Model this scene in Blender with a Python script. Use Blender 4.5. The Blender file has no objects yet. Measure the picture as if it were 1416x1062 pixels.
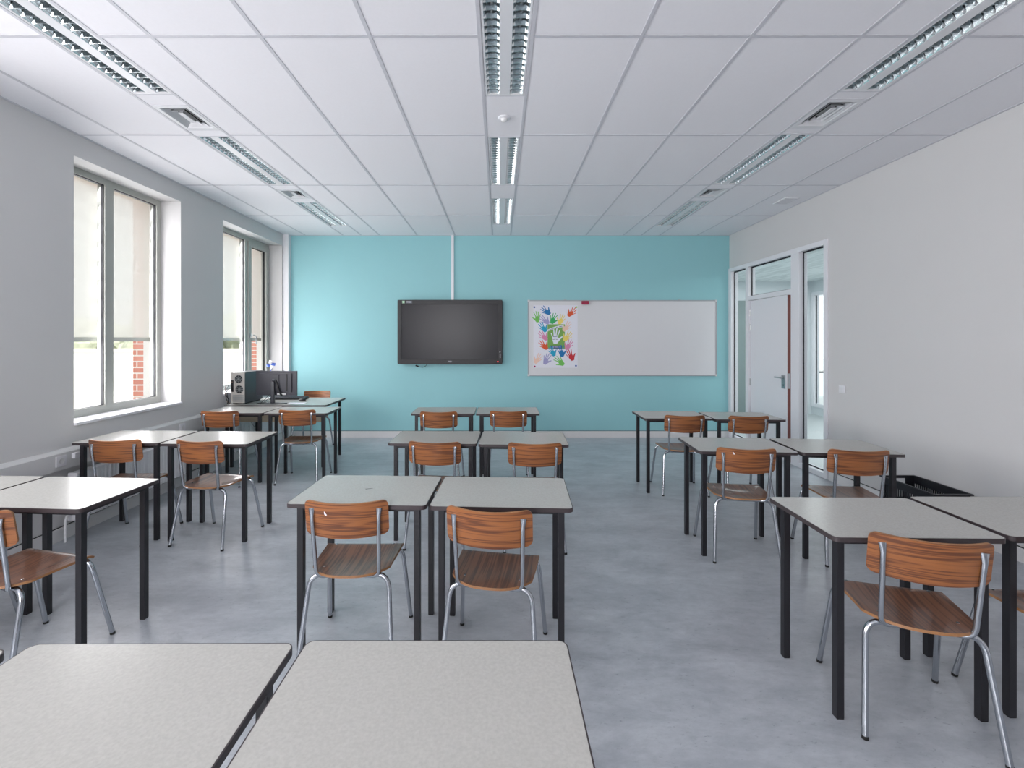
import bpy, bmesh, math, random
from mathutils import Vector, Matrix
rnd = random.Random(7)
PI = math.pi
scene = bpy.context.scene
COL = scene.collection

# ------------------------------------------------------------------ room numbers (metres)
EYE = 1.548
XL, XR, YB, YR = -3.378, 3.631, 7.127, -3.0      # left wall, right wall, back wall, rear wall
ZC = 3.188                                        # ceiling
DESK_H = 0.759
DW, DD = 0.680, 0.465                             # desk top size

# ------------------------------------------------------------------ materials
def s2l(c):
    return tuple((x / 255 / 12.92 if x / 255 <= 0.04045 else ((x / 255 + 0.055) / 1.055) ** 2.4) for x in c)

def new_mat(name):
    m = bpy.data.materials.new(name); m.use_nodes = True
    nt = m.node_tree
    return m, nt, nt.nodes['Principled BSDF']

def setp(b, **kw):
    for k, v in kw.items():
        b.inputs[k.replace('_', ' ')].default_value = v

def mat(name, col, rough=0.5, metal=0.0, spec=0.5, var=0.0, scale=30.0, bump=0.0, bscale=200.0, coat=0.0):
    """plain material; colour slightly mottled by noise (var), optional fine bump"""
    m, nt, b = new_mat(name)
    c = s2l(col)
    b.inputs['Roughness'].default_value = rough
    b.inputs['Metallic'].default_value = metal
    b.inputs['Specular IOR Level'].default_value = spec
    b.inputs['Coat Weight'].default_value = coat
    N, L = nt.nodes, nt.links
    tc = N.new('ShaderNodeTexCoord')
    no = N.new('ShaderNodeTexNoise'); no.inputs['Scale'].default_value = scale; no.inputs['Detail'].default_value = 4
    L.new(tc.outputs['Object'], no.inputs['Vector'])
    mx = N.new('ShaderNodeMix'); mx.data_type = 'RGBA'
    mx.inputs['A'].default_value = tuple(x * (1 - var) for x in c) + (1,)
    mx.inputs['B'].default_value = tuple(min(1, x * (1 + var)) for x in c) + (1,)
    L.new(no.outputs['Fac'], mx.inputs['Factor'])
    L.new(mx.outputs['Result'], b.inputs['Base Color'])
    if bump > 0:
        n2 = N.new('ShaderNodeTexNoise'); n2.inputs['Scale'].default_value = bscale; n2.inputs['Detail'].default_value = 3
        L.new(tc.outputs['Object'], n2.inputs['Vector'])
        bp = N.new('ShaderNodeBump'); bp.inputs['Strength'].default_value = bump; bp.inputs['Distance'].default_value = 0.002
        L.new(n2.outputs['Fac'], bp.inputs['Height']); L.new(bp.outputs['Normal'], b.inputs['Normal'])
    return m

M = {}
M['wall'] = mat('pale_grey_wall_paint', (206, 205, 205), 0.7, var=0.015, scale=3, bump=0.15, bscale=350, spec=0.3)
M['wall_alias'] = M['wall']  # second key for the very same paint
M['teal'] = mat('teal_wall_paint', (148, 200, 205), 0.6, var=0.02, scale=3, bump=0.12, bscale=350, spec=0.35)
M['tile'] = mat('ceiling_tile', (236, 235, 239), 0.85, var=0.02, scale=60, bump=0.2, bscale=500, spec=0.2)
M['grid'] = mat('ceiling_grid_metal', (202, 202, 208), 0.5, spec=0.4)
M['white'] = mat('white_lacquer', (226, 226, 230), 0.35, var=0.01)
M['whitem'] = mat('white_metal', (222, 223, 226), 0.35, var=0.01)
M['trunk'] = mat('white_plastic', (214, 214, 214), 0.4, var=0.01)
M['skirt'] = mat('skirting_paint', (222, 220, 220), 0.45, var=0.01)
M['black'] = mat('black_plastic', (24, 24, 28), 0.45, var=0.15)
M['legblack'] = mat('black_powder_coat', (27, 26, 31), 0.38, var=0.12, scale=80, spec=0.5)
M['edge'] = mat('dark_edge_banding', (58, 50, 52), 0.4, var=0.1, scale=60)
M['rubber'] = mat('black_rubber', (20, 20, 20), 0.7)
M['alu'] = mat('window_aluminium', (176, 178, 172), 0.45, metal=0.0, var=0.02)
M['chrome'] = mat('chrome_steel', (186, 190, 196), 0.16, metal=1.0, var=0.04, scale=60)
M['steel'] = mat('brushed_steel', (178, 182, 184), 0.3, metal=1.0, var=0.04)
M['mirror'] = mat('louvre_aluminium', (214, 220, 222), 0.2, metal=1.0, var=0.02)
M['gasket'] = mat('black_gasket', (18, 20, 28), 0.6)
M['boardframe'] = mat('whiteboard_frame_aluminium', (172, 174, 178), 0.5, metal=0.2, var=0.02)
M['brown'] = mat('brown_door_edge', (112, 62, 56), 0.5, var=0.15, scale=25)
M['beige'] = mat('beige_panel', (196, 184, 160), 0.6, var=0.03)
M['board'] = mat('whiteboard_enamel', (216, 216, 218), 0.4, var=0.01)
M['paper'] = mat('poster_paper', (226, 226, 234), 0.55, var=0.01)
M['screen'] = mat('display_glass', (30, 30, 36), 0.28, spec=0.24)
M['pcgrey'] = mat('pc_metal', (196, 192, 186), 0.45, metal=0.0, var=0.05)
M['pcdark'] = mat('pc_case', (60, 62, 68), 0.35, var=0.05)
M['mondark'] = mat('monitor_plastic', (62, 62, 70), 0.35, var=0.05)
M['pink'] = mat('eraser_plastic', (150, 26, 62), 0.5, var=0.08)
M['darkslot'] = mat('vent_plenum', (28, 28, 28), 0.8)
M['tube'] = mat('fluorescent_tube', (232, 234, 232), 0.3)
M['crate'] = mat('black_crate_plastic', (30, 31, 36), 0.4, var=0.1)
M['outwhite'] = mat('white_render', (236, 234, 230), 0.9, var=0.02, scale=2)
M['cream'] = mat('cream_render', (226, 220, 206), 0.85, var=0.03, scale=4)
M['groundout'] = mat('pale_paving', (200, 198, 192), 0.9, var=0.05, scale=1)
M['leaf'] = mat('foliage', (180, 184, 164), 0.8, var=0.35, scale=3)
M['corr_floor'] = mat('corridor_floor', (172, 177, 178), 0.4, var=0.03)
M['corr_wall'] = mat('corridor_wall', (208, 213, 216), 0.6, var=0.02)
M['greydoor'] = mat('grey_door_paint', (120, 132, 132), 0.5, var=0.03)
M['blueplastic'] = mat('blue_plastic', (58, 96, 190), 0.4)

def ply_edge():
    return mat('plywood_edge', (150, 106, 68), 0.5, var=0.15, scale=120)
M['ply'] = ply_edge()

def wood(name, axis, light, dark, stripe, cross_scale, rough, coat):
    """striped teak veneer; grain runs along axis ('X' or 'Y')"""
    m, nt, b = new_mat(name); N, L = nt.nodes, nt.links
    tc = N.new('ShaderNodeTexCoord'); oi = N.new('ShaderNodeObjectInfo')
    mul = N.new('ShaderNodeMath'); mul.operation = 'MULTIPLY'; mul.inputs[1].default_value = 9.0
    L.new(oi.outputs['Random'], mul.inputs[0])
    add = N.new('ShaderNodeVectorMath'); add.operation = 'ADD'
    cmb = N.new('ShaderNodeCombineXYZ')
    for i in range(3): L.new(mul.outputs[0], cmb.inputs[i])
    mp = N.new('ShaderNodeMapping')
    mp.inputs['Scale'].default_value = (0.4, 0.6, cross_scale) if axis == 'X' else (cross_scale, 0.35, 0.6)
    L.new(tc.outputs['Object'], add.inputs[0]); L.new(cmb.outputs[0], add.inputs[1])
    L.new(add.outputs[0], mp.inputs['Vector'])
    n1 = N.new('ShaderNodeTexNoise'); n1.inputs['Scale'].default_value = 2.2; n1.inputs['Detail'].default_value = 3
    n1.inputs['Roughness'].default_value = 0.55; n1.inputs['Distortion'].default_value = 0.3
    L.new(mp.outputs[0], n1.inputs['Vector'])
    # rings: sine of the slowly warped height
    sc = N.new('ShaderNodeMath'); sc.operation = 'MULTIPLY'; sc.inputs[1].default_value = stripe
    L.new(n1.outputs['Fac'], sc.inputs[0])
    sn = N.new('ShaderNodeMath'); sn.operation = 'SINE'; L.new(sc.outputs[0], sn.inputs[0])
    mr = N.new('ShaderNodeMapRange'); mr.inputs['From Min'].default_value = -1; mr.inputs['From Max'].default_value = 1
    L.new(sn.outputs[0], mr.inputs['Value'])
    pw = N.new('ShaderNodeMath'); pw.operation = 'POWER'; pw.inputs[1].default_value = 2.6
    L.new(mr.outputs[0], pw.inputs[0])
    # fine pores
    mp2 = N.new('ShaderNodeMapping')
    mp2.inputs['Scale'].default_value = (6, 40, 260) if axis == 'X' else (260, 6, 40)
    L.new(add.outputs[0], mp2.inputs['Vector'])
    n2 = N.new('ShaderNodeTexNoise'); n2.inputs['Scale'].default_value = 1.0; n2.inputs['Detail'].default_value = 3
    L.new(mp2.outputs[0], n2.inputs['Vector'])
    ad = N.new('ShaderNodeMath'); ad.operation = 'MULTIPLY_ADD'; ad.inputs[1].default_value = 0.7; ad.inputs[2].default_value = -0.26
    L.new(n2.outputs['Fac'], ad.inputs[0])
    sm = N.new('ShaderNodeMath'); sm.operation = 'ADD'; sm.use_clamp = True
    L.new(pw.outputs[0], sm.inputs[0]); L.new(ad.outputs[0], sm.inputs[1])
    mx = N.new('ShaderNodeMix'); mx.data_type = 'RGBA'
    mx.inputs['A'].default_value = s2l(light) + (1,); mx.inputs['B'].default_value = s2l(dark) + (1,)
    L.new(sm.outputs[0], mx.inputs['Factor'])
    L.new(mx.outputs['Result'], b.inputs['Base Color'])
    b.inputs['Roughness'].default_value = rough; b.inputs['Coat Weight'].default_value = coat
    b.inputs['Coat Roughness'].default_value = 0.08
    return m
M['wood_back'] = wood('teak_veneer_backrest', 'X', (152, 95, 53), (100, 58, 36), 38.0, 11.0, 0.42, 0.15)
M['wood_seat'] = wood('teak_veneer_seat', 'Y', (128, 84, 60), (88, 56, 42), 34.0, 16.0, 0.38, 0.35)

def floor_mat():
    m, nt, b = new_mat('marbled_linoleum'); N, L = nt.nodes, nt.links
    tc = N.new('ShaderNodeTexCoord')
    mp = N.new('ShaderNodeMapping'); mp.inputs['Scale'].default_value = (1.0, 2.2, 1.0)
    mp.inputs['Rotation'].default_value = (0, 0, 0.15)
    L.new(tc.outputs['Object'], mp.inputs['Vector'])
    def noise(scale, det, rough, dist, p0, c0, p1, c1):
        n = N.new('ShaderNodeTexNoise'); n.inputs['Scale'].default_value = scale; n.inputs['Detail'].default_value = det
        n.inputs['Roughness'].default_value = rough; n.inputs['Distortion'].default_value = dist
        L.new(mp.outputs[0], n.inputs['Vector'])
        r = N.new('ShaderNodeValToRGB'); e = r.color_ramp.elements
        e[0].position = p0; e[0].color = c0 + (1,); e[1].position = p1; e[1].color = c1 + (1,)
        L.new(n.outputs['Fac'], r.inputs[0]); return r.outputs[0]
    def times(a, c, f):
        m_ = N.new('ShaderNodeMix'); m_.data_type = 'RGBA'; m_.blend_type = 'MULTIPLY'; m_.inputs['Factor'].default_value = f
        L.new(a, m_.inputs['A']); L.new(c, m_.inputs['B']); return m_
    base = noise(2.4, 9, 0.68, 0.3, 0.33, s2l((160, 165, 172)), 0.67, s2l((190, 195, 201)))
    mott = noise(14, 7, 0.75, 0.2, 0.30, (0.80, 0.81, 0.82), 0.62, (1, 1, 1))
    fleck = noise(30, 6, 0.72, 0.5, 0.30, (0.50, 0.52, 0.56), 0.40, (1, 1, 1))
    mx = times(times(base, mott, 0.8).outputs['Result'], fleck, 0.8)
    L.new(mx.outputs['Result'], b.inputs['Base Color'])
    b.inputs['Roughness'].default_value = 0.34
    b.inputs['Specular IOR Level'].default_value = 0.75
    return m
M['floor'] = floor_mat()

def laminate():
    m, nt, b = new_mat('speckled_grey_laminate'); N, L = nt.nodes, nt.links
    tc = N.new('ShaderNodeTexCoord')
    n1 = N.new('ShaderNodeTexNoise'); n1.inputs['Scale'].default_value = 130; n1.inputs['Detail'].default_value = 5
    L.new(tc.outputs['Object'], n1.inputs['Vector'])
    r1 = N.new('ShaderNodeValToRGB'); e = r1.color_ramp.elements
    e[0].position = 0.3; e[0].color = s2l((171, 170, 165)) + (1,)
    e[1].position = 0.7; e[1].color = s2l((181, 180, 175)) + (1,)
    L.new(n1.outputs['Fac'], r1.inputs[0]); L.new(r1.outputs[0], b.inputs['Base Color'])
    b.inputs['Roughness'].default_value = 0.24
    b.inputs['Specular IOR Level'].default_value = 0.26
    return m
M['lam'] = laminate()

def brick_mat():
    m, nt, b = new_mat('red_brick'); N, L = nt.nodes, nt.links
    tc = N.new('ShaderNodeTexCoord')
    sp = N.new('ShaderNodeSeparateXYZ'); L.new(tc.outputs['Object'], sp.inputs[0])
    ad = N.new('ShaderNodeMath'); ad.operation = 'ADD'
    L.new(sp.outputs[0], ad.inputs[0]); L.new(sp.outputs[1], ad.inputs[1])
    cb = N.new('ShaderNodeCombineXYZ'); L.new(ad.outputs[0], cb.inputs[0]); L.new(sp.outputs[2], cb.inputs[1])
    br = N.new('ShaderNodeTexBrick')
    br.inputs['Color1'].default_value = s2l((226, 158, 140)) + (1,)
    br.inputs['Color2'].default_value = s2l((210, 138, 120)) + (1,)
    br.inputs['Mortar'].default_value = s2l((234, 228, 222)) + (1,)
    br.inputs['Scale'].default_value = 1.0
    br.inputs['Brick Width'].default_value = 0.21; br.inputs['Row Height'].default_value = 0.0625
    br.inputs['Mortar Size'].default_value = 0.007
    L.new(cb.outputs[0], br.inputs['Vector']); L.new(br.outputs['Color'], b.inputs['Base Color'])
    b.inputs['Roughness'].default_value = 0.9
    return m
M['brick'] = brick_mat()

def plank_mat():
    m, nt, b = new_mat('white_plank_ceiling'); N, L = nt.nodes, nt.links
    tc = N.new('ShaderNodeTexCoord')
    mp = N.new('ShaderNodeMapping'); mp.inputs['Scale'].default_value = (7.0, 1.2, 1)
    L.new(tc.outputs['Object'], mp.inputs['Vector'])
    n = N.new('ShaderNodeTexNoise'); n.inputs['Scale'].default_value = 2; L.new(mp.outputs[0], n.inputs['Vector'])
    r = N.new('ShaderNodeValToRGB'); e = r.color_ramp.elements
    e[0].position = .35; e[0].color = s2l((196, 204, 204)) + (1,); e[1].position = .6; e[1].color = s2l((222, 228, 228)) + (1,)
    L.new(n.outputs['Fac'], r.inputs[0]); L.new(r.outputs[0], b.inputs['Base Color'])
    b.inputs['Roughness'].default_value = 0.6
    return m
M['plank'] = plank_mat()

def glass_mat(name, tint, gl=0.6):
    m = bpy.data.materials.new(name); m.use_nodes = True
    nt = m.node_tree; N, L = nt.nodes, nt.links
    N.remove(N['Principled BSDF']); out = N['Material Output']
    tr = N.new('ShaderNodeBsdfTransparent'); tr.inputs['Color'].default_value = tint + (1,)
    gs = N.new('ShaderNodeBsdfGlossy'); gs.inputs['Roughness'].default_value = 0.0
    fr = N.new('ShaderNodeFresnel'); fr.inputs['IOR'].default_value = 1.45
    mu = N.new('ShaderNodeMath'); mu.operation = 'MULTIPLY'; mu.inputs[1].default_value = gl
    ge = N.new('ShaderNodeNewGeometry'); iv = N.new('ShaderNodeMath'); iv.operation = 'SUBTRACT'; iv.inputs[0].default_value = 1.0
    L.new(ge.outputs['Backfacing'], iv.inputs[1])      # reflect once, on the side facing the ray
    m2 = N.new('ShaderNodeMath'); m2.operation = 'MULTIPLY'
    L.new(fr.outputs[0], m2.inputs[0]); L.new(iv.outputs[0], m2.inputs[1]); L.new(m2.outputs[0], mu.inputs[0])
    mx = N.new('ShaderNodeMixShader'); L.new(mu.outputs[0], mx.inputs[0])
    L.new(tr.outputs[0], mx.inputs[1]); L.new(gs.outputs[0], mx.inputs[2]); L.new(mx.outputs[0], out.inputs['Surface'])
    return m
M['glass'] = glass_mat('window_glass', (0.97, 0.98, 0.98))
M['glass_green'] = glass_mat('corridor_glass', (0.95, 0.966, 0.97), 0.8)

def blind_mat():
    m = bpy.data.materials.new('screen_blind_fabric'); m.use_nodes = True
    nt = m.node_tree; N, L = nt.nodes, nt.links
    N.remove(N['Principled BSDF']); out = N['Material Output']
    tr = N.new('ShaderNodeBsdfTransparent')
    tl = N.new('ShaderNodeBsdfTranslucent'); tl.inputs['Color'].default_value = (0.88, 0.87, 0.84, 1)
    df = N.new('ShaderNodeBsdfDiffuse'); df.inputs['Color'].default_value = (0.82, 0.81, 0.78, 1)
    a = N.new('ShaderNodeMixShader'); a.inputs[0].default_value = 0.35
    L.new(tl.outputs[0], a.inputs[1]); L.new(df.outputs[0], a.inputs[2])
    # woven mesh: the open share varies finely along the threads
    tc = N.new('ShaderNodeTexCoord'); nz = N.new('ShaderNodeTexNoise'); nz.inputs['Scale'].default_value = 300
    L.new(tc.outputs['Object'], nz.inputs['Vector'])
    mr = N.new('ShaderNodeMapRange'); mr.inputs['To Min'].default_value = 0.55; mr.inputs['To Max'].default_value = 0.75
    L.new(nz.outputs['Fac'], mr.inputs['Value'])
    mx = N.new('ShaderNodeMixShader')
    L.new(mr.outputs[0], mx.inputs[0]); L.new(tr.outputs[0], mx.inputs[1]); L.new(a.outputs[0], mx.inputs[2])
    L.new(mx.outputs[0], out.inputs['Surface'])
    return m
M['blind'] = blind_mat()

def emit(name, col, st):
    m, nt, b = new_mat(name)
    b.inputs['Base Color'].default_value = s2l(col) + (1,)
    b.inputs['Emission Color'].default_value = s2l(col) + (1,); b.inputs['Emission Strength'].default_value = st
    return m
M['led'] = emit('red_power_light', (255, 60, 70), 1.6)

_ink = {}
def ink(c):
    if c not in _ink: _ink[c] = mat('print_%d_%d_%d' % c, c, 0.55)
    return _ink[c]

# ------------------------------------------------------------------ mesh builder
class MB:
    def __init__(s): s.bm = bmesh.new(); s.mi = 0
    def face(s, vs, smooth=False):
        try:
            f = s.bm.faces.new(vs); f.material_index = s.mi; f.smooth = smooth; return f
        except ValueError: return None
    def box(s, x0, x1, y0, y1, z0, z1, mtx=None):
        P = [(x, y, z) for z in (z0, z1) for y in (y0, y1) for x in (x0, x1)]
        v = [s.bm.verts.new(mtx @ Vector(p) if mtx else p) for p in P]
        for q in ((0, 2, 3, 1), (4, 5, 7, 6), (0, 1, 5, 4), (2, 6, 7, 3), (0, 4, 6, 2), (1, 3, 7, 5)):
            s.face([v[i] for i in q])
        return s
    def prism(s, pts, axis, a0, a1, mtx=None):
        """polygon (2-D points) extruded along an axis"""
        def p3(p, a):
            q = {'x': (a, p[0], p[1]), 'y': (p[0], a, p[1]), 'z': (p[0], p[1], a)}[axis]
            return mtx @ Vector(q) if mtx else q
        A = [s.bm.verts.new(p3(p, a0)) for p in pts]; B = [s.bm.verts.new(p3(p, a1)) for p in pts]
        n = len(pts)
        s.face(A[::-1]); s.face(B)
        for i in range(n): s.face([A[i], A[(i + 1) % n], B[(i + 1) % n], B[i]], True)
        return s
    def flat(s, pts):
        s.face([s.bm.verts.new(p) for p in pts]); return s
    def tube(s, pts, r, seg=12, cap=True, radii=None):
        """round tube through pts; radii may give (ru, rv) at each point"""
        pts = [Vector(p) for p in pts]; n = len(pts); rings = []
        t0 = (pts[1] - pts[0]).normalized()
        ref = Vector((1, 0, 0)) if abs(t0.x) < 0.9 else Vector((0, 1, 0))
        u = (ref - t0 * ref.dot(t0)).normalized()
        for i in range(n):
            t = (pts[min(i + 1, n - 1)] - pts[max(i - 1, 0)]).normalized()
            u = (u - t * u.dot(t)).normalized(); w = t.cross(u)
            ru, rv = radii[i] if radii else (r, r)
            rings.append([s.bm.verts.new(pts[i] + u * (ru * math.cos(2 * PI * k / seg)) + w * (rv * math.sin(2 * PI * k / seg))) for k in range(seg)])
        for i in range(n - 1):
            for k in range(seg):
                s.face([rings[i][k], rings[i][(k + 1) % seg], rings[i + 1][(k + 1) % seg], rings[i + 1][k]], True)
        if cap: s.face(rings[0][::-1]); s.face(rings[-1])
        return s
    def lathe(s, prof, seg=20, mtx=None):
        """profile of (r, z) turned about z"""
        rings = []
        for r, z in prof:
            if r < 1e-6:
                p = Vector((0, 0, z)); rings.append([s.bm.verts.new(mtx @ p if mtx else p)])
            else:
                ring = []
                for k in range(seg):
                    p = Vector((r * math.cos(2 * PI * k / seg), r * math.sin(2 * PI * k / seg), z))
                    ring.append(s.bm.verts.new(mtx @ p if mtx else p))
                rings.append(ring)
        for a, b in zip(rings, rings[1:]):
            for k in range(seg):
                A = [a[k % len(a)], a[(k + 1) % len(a)], b[(k + 1) % len(b)], b[k % len(b)]]
                q = []
                for v in A:
                    if v not in q: q.append(v)
                if len(q) > 2: s.face(q, True)
        return s
    def sheet(s, fn, nu, nv, thick):
        """closed thin shell over a u,v grid; fn gives the point and the upward normal"""
        T, B = [], []
        for j in range(nv + 1):
            for i in range(nu + 1):
                p, n = fn(i / nu, j / nv)
                T.append(s.bm.verts.new(p)); B.append(s.bm.verts.new(p - n * thick))
        W = nu + 1
        for j in range(nv):
            for i in range(nu):
                a = j * W + i
                s.mi = 0
                s.face([T[a], T[a + 1], T[a + W + 1], T[a + W]], True)
                s.face([B[a + W], B[a + W + 1], B[a + 1], B[a]], True)
        s.mi = 1
        for i in range(nu):
            s.face([T[i + 1], T[i], B[i], B[i + 1]]); a = nv * W + i
            s.face([T[a], T[a + 1], B[a + 1], B[a]])
        for j in range(nv):
            a = j * W; s.face([T[a], T[a + W], B[a + W], B[a]]); a += nu
            s.face([T[a + W], T[a], B[a], B[a + W]])
        s.mi = 0
        return s
    def build(s, name, mats, parent=None, bevel=0, sharp=40):
        if not isinstance(mats, (list, tuple)): mats = [mats]
        bmesh.ops.recalc_face_normals(s.bm, faces=s.bm.faces)
        if bevel:
            es = [e for e in s.bm.edges if len(e.link_faces) == 2 and e.calc_face_angle(0) > 0.7]
            bmesh.ops.bevel(s.bm, geom=es, offset=bevel, segments=2, affect='EDGES', profile=0.6)
        me = bpy.data.meshes.new(name); s.bm.to_mesh(me); s.bm.free()
        for m in mats: me.materials.append(m)
        if any(p.use_smooth for p in me.polygons):
            for p in me.polygons: p.use_smooth = True
            me.set_sharp_from_angle(angle=math.radians(sharp))
        o = bpy.data.objects.new(name, me); COL.objects.link(o)
        if parent: o.parent = parent
        return o

def empty(name, loc=(0, 0, 0), rz=0):
    o = bpy.data.objects.new(name, None); COL.objects.link(o)
    o.location = loc; o.rotation_euler = (0, 0, rz); o.empty_display_size = 0.1
    return o

def tag(o, label=None, cat=None, group=None, kind=None):
    if label: o['label'] = label
    if cat: o['category'] = cat
    if group: o['group'] = group
    if kind: o['kind'] = kind
    return o

def structure(o, label):
    return tag(o, label, None, None, 'structure')

def copy_tree(o, parent=None):
    c = o.copy(); COL.objects.link(c)
    if parent: c.parent = parent
    for ch in list(o.children): copy_tree(ch, c)
    return c

def rrect(w, d, r, n=6):
    pts = []
    for cx, cy, a0 in ((w / 2 - r, d / 2 - r, 0), (-w / 2 + r, d / 2 - r, 90), (-w / 2 + r, -d / 2 + r, 180), (w / 2 - r, -d / 2 + r, 270)):
        for k in range(n + 1):
            a = math.radians(a0 + 90 * k / n); pts.append((cx + r * math.cos(a), cy + r * math.sin(a)))
    return pts

def arc(c, r, a0, a1, n, plane):
    """points on a circular arc, plane 'xz' / 'yz' / 'xy'"""
    out = []
    for k in range(n + 1):
        a = math.radians(a0 + (a1 - a0) * k / n); p = [c[0], c[1], c[2]]
        i, j = {'xz': (0, 2), 'yz': (1, 2), 'xy': (0, 1)}[plane]
        p[i] += r * math.cos(a); p[j] += r * math.sin(a); out.append(tuple(p))
    return out

# ------------------------------------------------------------------ windows of the left wall
Z0, Z1 = 0.885, 3.008
XF = -3.585                                        # inner face of the window frames
WIN = [  # (near end, far end, mullion centre, casement on far side)
    (-1.95, -0.55, -1.25, False),
    (1.00, 2.40, 1.70, False),
    (3.584, 4.789, 4.150, False),
    (5.522, 7.020, 6.395, True),
]
def window(i, y0, y1, ym, casement):
    root = empty('window_%d' % i, (XF, (y0 + y1) / 2, Z0)); structure(root, 'tall two-pane window with grey aluminium frame and half-lowered screen blind')
    oy, oz = (y0 + y1) / 2, Z0
    def B(b, x0, x1, a, c, z0, z1): b.box(x0 - XF, x1 - XF, a - oy, c - oy, z0 - oz, z1 - oz)
    xb = XF - 0.07
    fw, ft = 0.062, 0.055
    mh = 0.045 if not casement else 0.03
    b = MB()
    B(b, xb, XF, y0, y0 + fw, Z0, Z1); B(b, xb, XF, y1 - fw, y1, Z0, Z1)
    B(b, xb, XF, y0 + fw, y1 - fw, Z1 - ft, Z1); B(b, xb, XF, y0 + fw, y1 - fw, Z0, Z0 + 0.065)
    b.build('window_frame', M['alu'], root)
    b = MB(); B(b, xb, XF + 0.001, ym - mh, ym + mh, Z0 + 0.065, Z1 - ft); b.build('mullion', M['alu'], root)
    panes = [(y0 + fw, ym - mh), (ym + mh, y1 - fw)]
    for k, (a, c) in enumerate(panes):
        zb, zt = Z0 + 0.065, Z1 - ft
        if casement and k == 1:                    # opening sash, its face stands proud of the frame
            s = 0.07; f = MB(); x1 = XF + 0.018
            a2, c2 = a + 0.006, c + 0.03
            B(f, xb + 0.01, x1, a2, a2 + s, zb, zt); B(f, xb + 0.01, x1, c2 - s, c2, zb, zt)
            B(f, xb + 0.01, x1, a2 + s, c2 - s, zt - s, zt + 0.0); B(f, xb + 0.01, x1, a2 + s, c2 - s, zb, zb + s)
            sash = f.build('opening_sash', M['alu'], root, bevel=0.003)
            h = MB()                                # lever handle on the sash stile
            hy, hz = a2 + s / 2 - oy, 1.60 - oz; hx = x1 - XF
            h.box(hx, hx + 0.01, hy - 0.014, hy + 0.014, hz - 0.035, hz + 0.035)
            h.tube([(hx + 0.008, hy, hz), (hx + 0.045, hy, hz + 0.004), (hx + 0.055, hy + 0.02, hz + 0.004), (hx + 0.055, hy + 0.05, hz - 0.008),
                    (hx + 0.052, hy + 0.066, hz - 0.04), (hx + 0.05, hy + 0.068, hz - 0.09), (hx + 0.05, hy + 0.062, hz - 0.12)], 0.008, 10)
            h.build('window_handle', M['steel'], sash)
            a, c, zb, zt = a2 + s, c2 - s, zb + s, zt - s
        g = MB(); B(g, XF - 0.037, XF - 0.033, a, c, zb, zt); g.build('pane', M['glass'], root)
        k2 = MB(); e = 0.008                        # dark glazing bead round the pane
        for q in ((a, a + e, zb, zt), (c - e, c, zb, zt), (a + e, c - e, zt - e, zt), (a + e, c - e, zb, zb + 0.004)):
            B(k2, XF - 0.032, XF - 0.012, *q)
        k2.build('glazing_bead', M['gasket'], root)
    # outside screen blind across both panes, lowered to eye level
    xbl = XF - 0.128; zbar = 1.545
    cl = MB(); B(cl, xbl - 0.0005, xbl + 0.0005, y0 + 0.006, y1 - 0.006, zbar + 0.02, Z1)
    bl = cl.build('screen_blind', M['blind'], root)
    br = MB(); B(br, xbl - 0.012, xbl + 0.012, y0 + 0.006, y1 - 0.006, zbar - 0.018, zbar + 0.022); br.build('bottom_bar', M['alu'], bl)
    xg = XF - 0.080
    for yy in (y0 + 0.03, ym, y1 - 0.03):
        gd = MB(); B(gd, xg - 0.008, xg + 0.008, yy - 0.011, yy + 0.011, Z0, Z1); gd.build('guide_rail', M['alu'], bl)
    b = MB(); B(b, XF, XL + 0.022, y0 + 0.001, y1 - 0.001, Z0 - 0.022, Z0); b.build('window_sill', M['white'], root, bevel=0.003)
    b = MB(); B(b, XF - 0.30, xb, y0 + 0.001, y1 - 0.001, Z0 - 0.03, Z0 - 0.005); b.build('outer_sill', M['outwhite'], root)
    return root
for i, w in enumerate(WIN): window(i + 1, *w)
FILL_WX = (-2.90, -0.70)                                  # unseen window added in the rear wall to let in fill light
fill_window = window(6, -(FILL_WX[1] - FILL_WX[0]) / 2, (FILL_WX[1] - FILL_WX[0]) / 2, 0.0, False)
fill_window.rotation_euler = (0, 0, PI / 2); fill_window.location = ((FILL_WX[0] + FILL_WX[1]) / 2, YR - (XL - XF), Z0)

def wall_boxes(b, x0, x1, zlo=None):
    """left wall between two depths, pierced by the window openings"""
    ys = [YR - 0.15] + [v for w in WIN for v in w[:2]] + [YB + 0.15]
    for k in range(0, len(ys), 2): b.box(x0, x1, ys[k], ys[k + 1], -0.02 if zlo is None else zlo, ZC + 0.3)
    for w in WIN:
        b.box(x0, x1, w[0], w[1], -0.02 if zlo is None else zlo, Z0 - 0.022); b.box(x0, x1, w[0], w[1], Z1, ZC + 0.3)
b = MB(); wall_boxes(b, -3.655, XL)
wl = structure(b.build('wall_left', M['wall']), 'pale grey window wall pierced by tall recessed windows')
b = MB(); wall_boxes(b, -3.775, -3.655); b.build('outer_reveal', M['outwhite'], wl)
b = MB(); wall_boxes(b, -3.885, -3.775, -4.5); b.build('brick_facade', M['brick'], wl)

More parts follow.
